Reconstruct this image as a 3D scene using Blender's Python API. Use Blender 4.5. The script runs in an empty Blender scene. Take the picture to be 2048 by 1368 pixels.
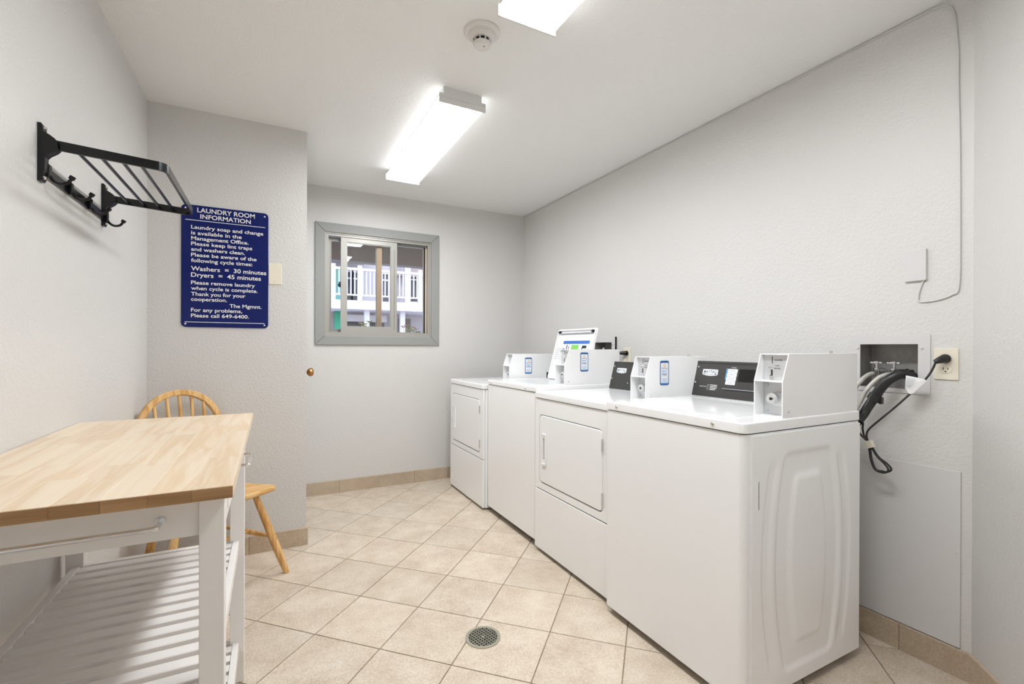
import bpy, bmesh, math, random
from mathutils import Vector, Matrix
random.seed(7)
PI = math.pi
S = bpy.context.scene
COL = S.collection

# ------------------------------------------------------------------ camera, light, exposure
H_CAM = 1.175
F_PX, YAW, PITCH, ROLL, CY = 925.15, 0.4795, -0.0019, 0.0035, 696.02
def cam_axes():
    r = Vector((math.cos(YAW), -math.sin(YAW), 0)); f = Vector((math.sin(YAW), math.cos(YAW), 0)); u = Vector((0, 0, 1))
    f2 = f*math.cos(PITCH) + u*math.sin(PITCH); u2 = u*math.cos(PITCH) - f*math.sin(PITCH)
    r3 = r*math.cos(ROLL) + u2*math.sin(ROLL); u3 = u2*math.cos(ROLL) - r*math.sin(ROLL)
    return r3, u3, f2
cd = bpy.data.cameras.new('camera'); cam = bpy.data.objects.new('camera', cd); COL.objects.link(cam)
cr, cu, cf = cam_axes()
m = Matrix((cr, cu, -cf)).transposed().to_4x4(); m.translation = (0, 0, H_CAM)
cam.matrix_world = m
cd.sensor_width = 36; cd.sensor_fit = 'HORIZONTAL'; cd.lens = F_PX*36/2048; cd.shift_y = (CY-684)/2048; cd.clip_start = .02
S.camera = cam
S.view_settings.view_transform = 'Standard'; S.view_settings.look = 'None'
S.view_settings.exposure = 0.76; S.view_settings.gamma = 1; S.view_settings.use_curve_mapping = False
LENS_EMIT = 20.0
w = bpy.data.worlds.new('world'); S.world = w; w.use_nodes = True
nt = w.node_tree; bg = nt.nodes['Background']; sky = nt.nodes.new('ShaderNodeTexSky')
sky.sky_type = 'NISHITA'; sky.sun_disc = False; sky.sun_elevation = math.radians(48); sky.sun_rotation = math.radians(200)
nt.links.new(sky.outputs[0], bg.inputs[0]); bg.inputs[1].default_value = .32
sl = bpy.data.lights.new('sun', 'SUN'); sl.energy = 1.5; sl.angle = .01; sl.color = (1, .96, .9)
so = bpy.data.objects.new('sun', sl); COL.objects.link(so); so.location = (-6, -6, 12)
so.rotation_euler = Vector((-.45, .55, -.72)).to_track_quat('-Z', 'Y').to_euler()

# ------------------------------------------------------------------ room measures (metres)
ZC, XR, YF, XL, YC, XC, BB, T = 2.446, 2.184, 3.946, -.573, 2.998, .185, .102, .3042
YB = -.5                         # wall behind the camera
DX, DY = XR, .694                # where the diagonal wall starts
DE = (DX-(DY-YB), YB)            # where it meets the wall behind the camera

# ------------------------------------------------------------------ materials
MATS = {}
def lin(c):
    return tuple((v/12.92 if v <= .04045 else ((v+.055)/1.055)**2.4) for v in c)
def rgb(r, g, b): return lin((r/255, g/255, b/255))
def mat(name, color, rough=.5, metal=0, spec=.5, bump=None, var=None, coat=0, emit=0, ecol=None):
    if name in MATS: return MATS[name]
    M = bpy.data.materials.new(name); M.use_nodes = True; n = M.node_tree.nodes; l = M.node_tree.links
    b = n['Principled BSDF']
    b.inputs['Base Color'].default_value = (*color, 1); b.inputs['Roughness'].default_value = rough
    b.inputs['Metallic'].default_value = metal; b.inputs['Specular IOR Level'].default_value = spec
    b.inputs['Coat Weight'].default_value = coat
    if emit:
        b.inputs['Emission Color'].default_value = (*(ecol or color), 1); b.inputs['Emission Strength'].default_value = emit
    geo = n.new('ShaderNodeNewGeometry')
    if bump:
        sc, st, dist = bump
        t = n.new('ShaderNodeTexNoise'); t.inputs['Scale'].default_value = sc; t.inputs['Detail'].default_value = 2.5
        l.new(geo.outputs['Position'], t.inputs['Vector'])
        bp = n.new('ShaderNodeBump'); bp.inputs['Strength'].default_value = st; bp.inputs['Distance'].default_value = dist
        l.new(t.outputs['Fac'], bp.inputs['Height']); l.new(bp.outputs[0], b.inputs['Normal'])
    if var:
        sc, c2 = var
        t = n.new('ShaderNodeTexNoise'); t.inputs['Scale'].default_value = sc; t.inputs['Detail'].default_value = 4
        l.new(geo.outputs['Position'], t.inputs['Vector'])
        mx = n.new('ShaderNodeMix'); mx.data_type = 'RGBA'
        mx.inputs[6].default_value = (*color, 1); mx.inputs[7].default_value = (*c2, 1)
        l.new(t.outputs['Fac'], mx.inputs[0]); l.new(mx.outputs[2], b.inputs['Base Color'])
    MATS[name] = M
    return M
def ramp_nodes(n, stops):
    r = n.new('ShaderNodeValToRGB'); e = r.color_ramp.elements
    e[0].position, e[0].color = stops[0][0], (*stops[0][1], 1)
    e[1].position, e[1].color = stops[-1][0], (*stops[-1][1], 1)
    for p, c in stops[1:-1]:
        x = e.new(p); x.color = (*c, 1)
    return r
def stone(name, dark, mid, light, rough, grey=(.5, .5, .5)):
    M = bpy.data.materials.new(name); M.use_nodes = True; n = M.node_tree.nodes; l = M.node_tree.links; b = n['Principled BSDF']
    geo = n.new('ShaderNodeNewGeometry'); oi = n.new('ShaderNodeObjectInfo')
    off = n.new('ShaderNodeVectorMath'); off.operation = 'MULTIPLY_ADD'
    cb = n.new('ShaderNodeCombineXYZ'); l.new(oi.outputs['Random'], cb.inputs[0]); l.new(oi.outputs['Random'], cb.inputs[2])
    l.new(cb.outputs[0], off.inputs[0]); off.inputs[1].default_value = (7, 0, 11); l.new(geo.outputs['Position'], off.inputs[2])
    a = n.new('ShaderNodeTexNoise'); a.inputs['Scale'].default_value = 7; a.inputs['Detail'].default_value = 5; a.inputs['Roughness'].default_value = .65
    f = n.new('ShaderNodeTexNoise'); f.inputs['Scale'].default_value = 140; f.inputs['Detail'].default_value = 3; f.inputs['Roughness'].default_value = .7
    l.new(off.outputs[0], a.inputs['Vector']); l.new(off.outputs[0], f.inputs['Vector'])
    mm = n.new('ShaderNodeMix'); mm.data_type = 'FLOAT'; mm.inputs[0].default_value = .55
    l.new(a.outputs['Fac'], mm.inputs[2]); l.new(f.outputs['Fac'], mm.inputs[3])
    r = ramp_nodes(n, [(.36, dark), (.5, mid), (.63, light)]); l.new(mm.outputs[0], r.inputs[0])
    hs = n.new('ShaderNodeHueSaturation'); l.new(r.outputs[0], hs.inputs['Color'])
    mr = n.new('ShaderNodeMapRange'); mr.inputs[3].default_value = .93; mr.inputs[4].default_value = 1.05
    l.new(oi.outputs['Random'], mr.inputs[0]); l.new(mr.outputs[0], hs.inputs['Value'])
    l.new(hs.outputs[0], b.inputs['Base Color']); b.inputs['Roughness'].default_value = rough
    bp = n.new('ShaderNodeBump'); bp.inputs['Strength'].default_value = .08; bp.inputs['Distance'].default_value = .002
    l.new(f.outputs['Fac'], bp.inputs['Height']); l.new(bp.outputs[0], b.inputs['Normal'])
    MATS[name] = M; return M
def wood(name, dark, mid, light, rough, along, scale=1.0, vlo=.9, vhi=1.08):
    """grain running along one object axis, shifted per object"""
    M = bpy.data.materials.new(name); M.use_nodes = True; n = M.node_tree.nodes; l = M.node_tree.links; b = n['Principled BSDF']
    tc = n.new('ShaderNodeTexCoord'); oi = n.new('ShaderNodeObjectInfo')
    cb = n.new('ShaderNodeCombineXYZ')
    for i in range(3): l.new(oi.outputs['Random'], cb.inputs[i])
    off = n.new('ShaderNodeVectorMath'); off.operation = 'MULTIPLY_ADD'; off.inputs[1].default_value = (13, 17, 9)
    l.new(cb.outputs[0], off.inputs[0]); l.new(tc.outputs['Object'], off.inputs[2])
    mp = n.new('ShaderNodeMapping'); s = [24*scale]*3; s['xyz'.index(along)] = 1.7*scale; mp.inputs['Scale'].default_value = s
    l.new(off.outputs[0], mp.inputs['Vector'])
    a = n.new('ShaderNodeTexNoise'); a.inputs['Scale'].default_value = 1.6; a.inputs['Detail'].default_value = 3; a.inputs['Distortion'].default_value = .8
    l.new(mp.outputs[0], a.inputs['Vector'])
    mp2 = n.new('ShaderNodeMapping'); s2 = [260*scale]*3; s2['xyz'.index(along)] = 14*scale; mp2.inputs['Scale'].default_value = s2
    l.new(off.outputs[0], mp2.inputs['Vector'])
    f = n.new('ShaderNodeTexNoise'); f.inputs['Scale'].default_value = 1; f.inputs['Detail'].default_value = 2; l.new(mp2.outputs[0], f.inputs['Vector'])
    mul = n.new('ShaderNodeMath'); mul.operation = 'MULTIPLY'; mul.inputs[1].default_value = 5.0; l.new(a.outputs['Fac'], mul.inputs[0])
    fr = n.new('ShaderNodeMath'); fr.operation = 'PINGPONG'; fr.inputs[1].default_value = 1; l.new(mul.outputs[0], fr.inputs[0])
    mm = n.new('ShaderNodeMix'); mm.data_type = 'FLOAT'; mm.inputs[0].default_value = .3
    l.new(fr.outputs[0], mm.inputs[2]); l.new(f.outputs['Fac'], mm.inputs[3])
    r = ramp_nodes(n, [(.12, dark), (.45, mid), (.85, light)]); l.new(mm.outputs[0], r.inputs[0])
    hs = n.new('ShaderNodeHueSaturation'); l.new(r.outputs[0], hs.inputs['Color'])
    mr = n.new('ShaderNodeMapRange'); mr.inputs[3].default_value = vlo; mr.inputs[4].default_value = vhi
    l.new(oi.outputs['Random'], mr.inputs[0]); l.new(mr.outputs[0], hs.inputs['Value'])
    l.new(hs.outputs[0], b.inputs['Base Color']); b.inputs['Roughness'].default_value = rough
    MATS[name] = M; return M
def glass(name, tint=(1, 1, 1)):
    M = bpy.data.materials.new(name); M.use_nodes = True; n = M.node_tree.nodes; l = M.node_tree.links
    out = n['Material Output']; n.remove(n['Principled BSDF'])
    tr = n.new('ShaderNodeBsdfTransparent'); tr.inputs[0].default_value = (*tint, 1)
    gl = n.new('ShaderNodeBsdfGlossy'); gl.inputs['Roughness'].default_value = .01
    fr = n.new('ShaderNodeFresnel'); fr.inputs[0].default_value = 1.45
    mx = n.new('ShaderNodeMixShader'); l.new(fr.outputs[0], mx.inputs[0]); l.new(tr.outputs[0], mx.inputs[1]); l.new(gl.outputs[0], mx.inputs[2])
    l.new(mx.outputs[0], out.inputs[0]); MATS[name] = M; return M

WALL = mat('wall_paint', rgb(215, 213, 210), .42, spec=.45, bump=(95, .55, .004))
CEIL = mat('ceiling_paint', rgb(242, 242, 240), .6, spec=.3, bump=(80, .45, .004))
SMOOTH = mat('smooth_wall_paint', rgb(214, 212, 211), .4, spec=.4)
GROUT = mat('floor_grout', rgb(150, 134, 114), .9)
TILE = stone('beige_floor_tile', rgb(188, 170, 148), rgb(211, 196, 177), rgb(226, 214, 198), .42)
BTILE = stone('tan_base_tile', rgb(176, 157, 134), rgb(192, 174, 151), rgb(206, 190, 168), .5)
WHITE = mat('appliance_enamel', rgb(246, 246, 246), .22, spec=.5)
WTOP = mat('appliance_top_enamel', rgb(248, 248, 248), .1, spec=.5)
DARK = mat('dark_gap', (.012, .011, .01), .8)
KICK = mat('dark_kickplate', rgb(70, 60, 48), .7)
BLACKP = mat('black_panel', rgb(58, 57, 55), .42, spec=.4)
BLACKD = mat('black_display', (.01, .01, .01), .15)
CHROME = mat('chrome', (.75, .75, .76), .18, metal=1)
STEEL = mat('brushed_steel', rgb(214, 215, 216), .36, metal=.55, bump=(300, .05, .001))
GALV = mat('galvanised_steel', rgb(168, 165, 160), .45, metal=.35, var=(30, rgb(128, 126, 122)))
PRINTW = mat('white_print', rgb(238, 238, 236), .5)
PRINTK = mat('black_print', rgb(40, 40, 42), .6)
PRINTG = mat('grey_print', rgb(150, 155, 160), .6)
NAVY = mat('sign_navy', rgb(4, 24, 96), .25, spec=.35)
STNAVY = mat('sticker_navy', rgb(38, 92, 150), .4)
STSKY = mat('sticker_sky', rgb(90, 165, 220), .4)
STGREEN = mat('label_green', rgb(130, 200, 95), .5)
STBLUE = mat('label_blue', rgb(60, 110, 190), .5)
STORANGE = mat('sticker_orange', rgb(226, 160, 70), .5)
STWHITE = mat('sticker_white', rgb(236, 240, 244), .45)
IVORY = mat('ivory_plastic', rgb(232, 224, 206), .35)
RACK = mat('black_satin_metal', (.005, .005, .006), .22, spec=.4)
RUBBER = mat('black_rubber', (.015, .015, .015), .38)
BRAID = mat('braided_hose', rgb(205, 203, 196), .4, metal=.3, bump=(900, .6, .001))
BRASS = mat('brass', rgb(180, 130, 80), .3, metal=1)
ALU = mat('window_aluminium', rgb(168, 166, 159), .4, metal=.25)
CASING = mat('window_casing_paint', rgb(152, 153, 150), .5)
FIXT = mat('fixture_white', rgb(226, 226, 224), .35)
LENS = mat('lit_lens', (.9, .9, .9), .4, emit=LENS_EMIT, ecol=(.95, .975, 1.0))
LENS_SIDE = mat('lit_lens_side', (.9, .9, .9), .4, emit=LENS_EMIT*.1, ecol=(.95, .975, 1.0))
TWHITE = mat('table_white_paint', rgb(236, 232, 228), .4)
CHAIRW = wood('honey_pine', rgb(198, 146, 80), rgb(218, 172, 108), rgb(230, 192, 134), .35, 'z', .8, .97, 1.03)
CHAIRS = wood('honey_pine_seat', rgb(208, 158, 92), rgb(222, 178, 114), rgb(230, 192, 134), .35, 'x', .6, .99, 1.01)
STAVE = wood('butcher_block', rgb(224, 197, 161), rgb(233, 211, 181), rgb(239, 221, 195), .3, 'y', .62, .97, 1.03)
CORE = mat('block_core', rgb(190, 150, 104), .5)
BRONZE = mat('drain_nickel', rgb(176, 172, 156), .4, metal=.7)
PLASTW = mat('detector_white', rgb(228, 226, 222), .45)
GLASS = glass('window_glass')

# ------------------------------------------------------------------ mesh helpers
class MB:
    def __init__(s, off=(0, 0, 0)): s.v = []; s.f = []; s.off = Vector(off)
    def add(s, vs, fs):
        b = len(s.v); s.v += [Vector(p) for p in vs]; s.f += [tuple(b+i for i in f) for f in fs]; return s
    def box(s, x0, x1, y0, y1, z0, z1):
        return s.add([(x0, y0, z0), (x1, y0, z0), (x1, y1, z0), (x0, y1, z0), (x0, y0, z1), (x1, y0, z1), (x1, y1, z1), (x0, y1, z1)],
                     [(0, 3, 2, 1), (4, 5, 6, 7), (0, 1, 5, 4), (1, 2, 6, 5), (2, 3, 7, 6), (3, 0, 4, 7)])
    def rbox(s, x0, x1, y0, y1, z0, z1, r=.004, seg=2):
        bm = bmesh.new(); bmesh.ops.create_cube(bm, size=1)
        for v in bm.verts: v.co = Vector(((x0+x1)/2+v.co.x*(x1-x0), (y0+y1)/2+v.co.y*(y1-y0), (z0+z1)/2+v.co.z*(z1-z0)))
        bmesh.ops.bevel(bm, geom=bm.edges[:], offset=r, segments=seg, profile=.5, affect='EDGES')
        bm.verts.index_update()
        s.add([v.co.copy() for v in bm.verts], [[v.index for v in f.verts] for f in bm.faces]); bm.free(); return s
    def prism(s, poly, axis, a, b):
        """poly: 2D points in the two other axes (in xyz order), extruded from a to b"""
        n = len(poly)
        def P(p, t):
            return {'x': (t, p[0], p[1]), 'y': (p[0], t, p[1]), 'z': (p[0], p[1], t)}[axis]
        return s.add([P(p, a) for p in poly]+[P(p, b) for p in poly],
                     [tuple(range(n)), tuple(range(2*n-1, n-1, -1))]+[(i, n+i, n+(i+1) % n, (i+1) % n) for i in range(n)])
    def ring(s, outer, inner, axis, a, b):
        """plate between two closed outlines with the same number of points"""
        n = len(outer)
        def P(p, t):
            return {'x': (t, p[0], p[1]), 'y': (p[0], t, p[1]), 'z': (p[0], p[1], t)}[axis]
        vs = [P(p, t) for t in (a, b) for pl in (outer, inner) for p in pl]
        fs = []
        for i in range(n):
            j = (i+1) % n
            fs += [(i, j, n+j, n+i), (2*n+i, 3*n+i, 3*n+j, 2*n+j), (i, 2*n+i, 2*n+j, j), (n+i, n+j, 3*n+j, 3*n+i)]
        return s.add(vs, fs)
    def cyl(s, p0, p1, r0, r1=None, n=16, caps=True):
        r1 = r0 if r1 is None else r1
        p0 = Vector(p0); p1 = Vector(p1); d = (p1-p0).normalized(); a = d.orthogonal().normalized(); b = d.cross(a)
        vs = [p0+(a*math.cos(2*PI*i/n)+b*math.sin(2*PI*i/n))*r0 for i in range(n)]+[p1+(a*math.cos(2*PI*i/n)+b*math.sin(2*PI*i/n))*r1 for i in range(n)]
        fs = [(i, (i+1) % n, n+(i+1) % n, n+i) for i in range(n)]
        if caps: fs += [tuple(range(n-1, -1, -1)), tuple(range(n, 2*n))]
        return s.add(vs, fs)
    def lathe(s, c, prof, n=32):
        """profile of (r, z) around a vertical axis through c"""
        c = Vector(c); k = len(prof); vs = []
        for r, z in prof: vs += [c+Vector((r*math.cos(2*PI*i/n), r*math.sin(2*PI*i/n), z)) for i in range(n)]
        fs = [(j*n+i, j*n+(i+1) % n, (j+1)*n+(i+1) % n, (j+1)*n+i) for j in range(k-1) for i in range(n)]
        fs += [tuple(range(n-1, -1, -1)), tuple(range((k-1)*n, k*n))]
        return s.add(vs, fs)
    def tube(s, pts, r, n=8, closed=False, radii=None, flat=None):
        """round or (flat=(w,h,up)) rectangular section swept along points"""
        P = [Vector(p) for p in pts]; k = len(P); rings = []
        prev = None
        for i in range(k):
            if closed: t = P[(i+1) % k]-P[i-1]
            else: t = P[min(i+1, k-1)]-P[max(i-1, 0)]
            t.normalize()
            if flat:
                up = Vector(flat[2]); a = t.cross(up).normalized()
                b = a.cross(t).normalized()
                q = [(1, 1), (-1, 1), (-1, -1), (1, -1)]
                rings.append([P[i]+a*(x*flat[0]/2)+b*(y*flat[1]/2) for x, y in q])
            else:
                if prev is None: a = t.orthogonal().normalized()
                else:
                    a = prev-t*prev.dot(t); a.normalize()
                prev = a; b = t.cross(a); rr = radii[i] if radii else r
                rings.append([P[i]+(a*math.cos(2*PI*j/n)+b*math.sin(2*PI*j/n))*rr for j in range(n)])
        m_ = len(rings[0]); vs = [p for R in rings for p in R]; fs = []
        for i in range(k if closed else k-1):
            for j in range(m_):
                a0 = i*m_+j; a1 = i*m_+(j+1) % m_; b0 = ((i+1) % k)*m_+j; b1 = ((i+1) % k)*m_+(j+1) % m_
                fs.append((a0, a1, b1, b0))
        if not closed: fs += [tuple(range(m_-1, -1, -1)), tuple(range((k-1)*m_, k*m_))]
        return s.add(vs, fs)
    def ball(s, c, r, n=10):
        c = Vector(c); k = n//2
        vs = [c+Vector((0, 0, r))]
        for j in range(1, k):
            t = PI*j/k
            vs += [c+Vector((math.sin(t)*math.cos(2*PI*i/n), math.sin(t)*math.sin(2*PI*i/n), math.cos(t)))*r for i in range(n)]
        vs.append(c-Vector((0, 0, r))); L = len(vs)-1; fs = [(0, 1+i, 1+(i+1) % n) for i in range(n)]
        for j in range(k-2):
            for i in range(n): fs.append((1+j*n+i, 1+(j+1)*n+i, 1+(j+1)*n+(i+1) % n, 1+j*n+(i+1) % n))
        fs += [(L, 1+(k-2)*n+(i+1) % n, 1+(k-2)*n+i) for i in range(n)]
        return s.add(vs, fs)
    def build(s, name, mt, parent=None, smooth=True, angle=35, origin=None):
        vs = [p-s.off for p in s.v]; loc = Vector((0, 0, 0))
        if origin is not None: loc = Vector(origin)
        elif parent is None:
            xs = [p.x for p in vs]; ys = [p.y for p in vs]; zs = [p.z for p in vs]
            loc = Vector(((min(xs)+max(xs))/2, (min(ys)+max(ys))/2, min(zs)))
        me = bpy.data.meshes.new(name); me.from_pydata([tuple(p-loc) for p in vs], [], s.f)
        bm = bmesh.new(); bm.from_mesh(me); bmesh.ops.recalc_face_normals(bm, faces=bm.faces[:]); bm.to_mesh(me); bm.free()
        if smooth:
            me.polygons.foreach_set('use_smooth', [True]*len(me.polygons)); me.set_sharp_from_angle(angle=math.radians(angle))
        me.materials.append(mt); o = bpy.data.objects.new(name, me); COL.objects.link(o); o.location = loc
        if smooth:
            wn = o.modifiers.new('normals', 'WEIGHTED_NORMAL'); wn.keep_sharp = True
        if parent: o.parent = parent
        return o
def tag(o, label, cat, group=None):
    o['label'] = label; o['category'] = cat
    if group: o['group'] = group
    return o
def thing(name, label, cat, loc=(0, 0, 0), group=None):
    o = bpy.data.objects.new(name, None); COL.objects.link(o); o.location = loc; o.empty_display_size = .1
    return tag(o, label, cat, group)
def struct(o): o['kind'] = 'structure'; return o
def empty_struct(name, loc=(0, 0, 0)):
    o = bpy.data.objects.new(name, None); COL.objects.link(o); o.location = loc; return struct(o)
def rrect(a0, a1, b0, b1, r, seg=5):
    pts = []
    for cx, cy, s in ((a1-r, b1-r, 0), (a0+r, b1-r, 1), (a0+r, b0+r, 2), (a1-r, b0+r, 3)):
        for i in range(seg+1):
            t = PI/2*(s+i/seg); pts.append((cx+r*math.cos(t), cy+r*math.sin(t)))
    return pts
def bez(pts, n=10):
    """Catmull-Rom through points"""
    P = [Vector(p) for p in pts]; out = []
    for i in range(len(P)-1):
        p0 = P[max(i-1, 0)]; p1 = P[i]; p2 = P[i+1]; p3 = P[min(i+2, len(P)-1)]
        for k in range(n):
            t = k/n
            out.append(.5*((2*p1)+(p2-p0)*t+(2*p0-5*p1+4*p2-p3)*t*t+(3*p1-p0-3*p2+p3)*t**3))
    return out+[P[-1]]
_tc = {}
def text_geo(body, bold):
    key = (body, bold)
    if key in _tc: return _tc[key]
    cu_ = bpy.data.curves.new('tmp', 'FONT'); cu_.body = body; cu_.offset = bold; cu_.resolution_u = 3; cu_.fill_mode = 'FRONT'
    ob = bpy.data.objects.new('tmp', cu_); COL.objects.link(ob)
    dg = bpy.context.evaluated_depsgraph_get(); me = bpy.data.meshes.new_from_object(ob.evaluated_get(dg))
    vs = [(v.co.x, v.co.y) for v in me.vertices]; fs = [tuple(p.vertices) for p in me.polygons]
    bpy.data.objects.remove(ob); bpy.data.curves.remove(cu_); bpy.data.meshes.remove(me)
    _tc[key] = (vs, fs); return vs, fs
CAP = None
def text(mb, body, O, U, V, u0, u1, v0, cap, bold=.012, lift=.0006):
    """flat lettering on plane O,U,V: from u0 to u1, baseline v0, capital height cap"""
    global CAP
    if CAP is None:
        vs, _ = text_geo('H', 0); CAP = max(y for x, y in vs)
    vs, fs = text_geo(body, bold)
    if not vs: return
    x0 = min(x for x, y in vs); x1 = max(x for x, y in vs); sx = (u1-u0)/(x1-x0); sy = cap/CAP
    O = Vector(O); U = Vector(U); V = Vector(V).normalized(); N = U.cross(V)
    mb.add([O+U*(u0+(x-x0)*sx)+V*(v0+y*sy)+N*lift for x, y in vs], fs)
def plate(mb, O, U, V, u0, u1, v0, v1, t, r=0, seg=4, base=0):
    """thin slab lying on plane O,U,V"""
    O = Vector(O); U = Vector(U); V = Vector(V).normalized(); N = U.cross(V)
    pts = rrect(u0, u1, v0, v1, r, seg) if r else [(u0, v0), (u1, v0), (u1, v1), (u0, v1)]
    n = len(pts)
    mb.add([O+U*a+V*b+N*base for a, b in pts]+[O+U*a+V*b+N*(base+t) for a, b in pts],
           [tuple(range(n-1, -1, -1)), tuple(range(n, 2*n))]+[(i, (i+1) % n, n+(i+1) % n, n+i) for i in range(n)])

# ================================================================== STRUCTURE
def clip(poly, a, b):
    out = []
    def side(p): return (b[0]-a[0])*(p[1]-a[1])-(b[1]-a[1])*(p[0]-a[0])
    for i in range(len(poly)):
        p, q = poly[i], poly[(i+1) % len(poly)]; sp, sq = side(p), side(q)
        if sp >= 0: out.append(p)
        if (sp > 0 > sq) or (sp < 0 < sq):
            t = sp/(sp-sq); out.append((p[0]+(q[0]-p[0])*t, p[1]+(q[1]-p[1])*t))
    return out
ROOM = [(XL, YB), DE, (DX, DY), (XR, YF), (XL, YF)]
g = MB(); g.prism(ROOM, 'z', -.12, -.0035)
floor = struct(g.build('floor', GROUT, smooth=False, origin=(0, 0, 0)))
TA = math.radians(-44.7); ux, uy = math.cos(TA), math.sin(TA); vx, vy = uy, -ux; OX, OY = .3671, 3.5505
def node(i, j): return (OX+T*(i*ux+j*vx), OY+T*(i*uy+j*vy))
gr = .0021; full = None
def tile_mesh(poly):
    n = len(poly); c = (sum(p[0] for p in poly)/n, sum(p[1] for p in poly)/n); k = .0016
    ins = []
    for p in poly:
        d = Vector((c[0]-p[0], c[1]-p[1])); d.normalize(); ins.append((p[0]+d.x*k, p[1]+d.y*k))
    vs = [(*p, -.0045) for p in poly]+[(*p, -.0009) for p in poly]+[(*p, 0) for p in ins]
    fs = [(i, (i+1) % n, n+(i+1) % n, n+i) for i in range(n)]+[(n+i, n+(i+1) % n, 2*n+(i+1) % n, 2*n+i) for i in range(n)]+[tuple(range(2*n, 3*n))]
    me = bpy.data.meshes.new('tile'); me.from_pydata(vs, [], fs); me.materials.append(TILE); return me
h = T/2-gr
FULL = tile_mesh([(-h, -h), (h, -h), (h, h), (-h, h)])
for i in range(-16, 18):
    for j in range(-16, 18):
        c = Vector(node(i+.5, j+.5)); q = [(c.x+a*ux*h+b*vx*h, c.y+a*uy*h+b*vy*h) for a, b in ((-1, -1), (-1, 1), (1, 1), (1, -1))]
        if sum((q[k][0]*q[(k+1) % 4][1]-q[(k+1) % 4][0]*q[k][1]) for k in range(4)) < 0: q = q[::-1]
        if all(x < XC and y > YC for x, y in q): continue
        p = q
        for k in range(len(ROOM)): p = clip(p, ROOM[k], ROOM[(k+1) % len(ROOM)])
        if len(p) < 3: continue
        area = abs(sum(p[k][0]*p[(k+1) % len(p)][1]-p[(k+1) % len(p)][0]*p[k][1] for k in range(len(p))))/2
        if area < .0006: continue
        if area > .99*(2*h)**2:
            o = bpy.data.objects.new('tile', FULL); o.location = (c.x, c.y, 0); o.rotation_euler = (0, 0, TA)
        else:
            o = bpy.data.objects.new('tile', tile_mesh([(x-c.x, y-c.y) for x, y in p])); o.location = (c.x, c.y, 0)
        COL.objects.link(o); o.parent = floor

g = MB(); g.prism([(XL-.12, YB-.12), (XR+.12, YB-.12), (XR+.12, YF+.14), (XL-.12, YF+.14)], 'z', ZC, ZC+.15)
struct(g.build('ceiling', CEIL, smooth=False, origin=(0, 0, ZC)))
def wall(name, axis, pos, th, a0, a1, holes=(), z0=-.12, z1=ZC):
    g = MB(); A = sorted({a0, a1, *[q for h_ in holes for q in h_[:2]]}); Z = sorted({z0, z1, *[q for h_ in holes for q in h_[2:]]})
    for i in range(len(A)-1):
        for j in range(len(Z)-1):
            ca, cz = (A[i]+A[i+1])/2, (Z[j]+Z[j+1])/2
            if any(h_[0] < ca < h_[1] and h_[2] < cz < h_[3] for h_ in holes): continue
            p0, p1 = sorted((pos, pos+th))
            if axis == 'x': g.box(p0, p1, A[i], A[i+1], Z[j], Z[j+1])
            else: g.box(A[i], A[i+1], p0, p1, Z[j], Z[j+1])
    return struct(g.build(name, WALL, smooth=False, origin=(0, 0, 0)))
WX0, WX1, WZ0, WZ1 = .372, 1.246, 1.255, 2.092         # window opening
VB = [(.848, 1.043, 1.018, 1.192), (2.632, 2.827, 1.035, 1.212)]
wall('wall_left', 'x', XL, -.12, YB-.12, YC)
wall('wall_back', 'y', YF, .12, XC, XR+.12, [(WX0, WX1, WZ0, WZ1)])
wall('wall_right', 'x', XR, .12, DY, YF, VB)
wall('wall_front', 'y', YB, -.12, XL, DE[0])
g = MB(); n_ = Vector((1, -1, 0)).normalized()*.12
g.prism([(DX, DY), DE, (DE[0]+n_.x, DE[1]+n_.y), (DX+n_.x, DY+n_.y)], 'z', -.12, ZC)
struct(g.build('wall_corner', WALL, smooth=False, origin=(0, 0, 0)))
# closet block that juts into the room; its door is in the side face
g = MB(); g.box(XL-.12, XC, YC, YC+.11, 0, ZC); g.box(XC-.1, XC, YC+.11, 3.16, 0, ZC); g.box(XC-.1, XC, 3.86, YF+.12, 0, ZC); g.box(XC-.1, XC, 3.16, 3.86, 2.04, ZC)
struct(g.build('wall_closet', WALL, smooth=False, origin=(0, 0, 0)))
g = MB(); g.rbox(XC-.05, XC-.012, 3.163, 3.857, .008, 2.036, .002)
door = struct(g.build('door_1', SMOOTH, origin=(XC-.03, 3.5, 0)))
g = MB((XC-.03, 3.5, 0)); g.cyl((XC-.012, 3.225, 1.01), (XC-.004, 3.225, 1.01), .028, n=20); g.cyl((XC-.004, 3.225, 1.01), (XC+.022, 3.225, 1.01), .011, n=14)
prof = [(.0, .013), (.006, .022), (.016, .027), (.028, .026), (.036, .018), (.038, .0)]
P = [(XC+.018+a, r) for a, r in prof]
for k in range(len(P)-1): g.cyl((P[k][0], 3.225, 1.01), (P[k+1][0], 3.225, 1.01), max(P[k][1], .001), max(P[k+1][1], .001), 20, False)
g.build('door_knob', BRASS, door)

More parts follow.
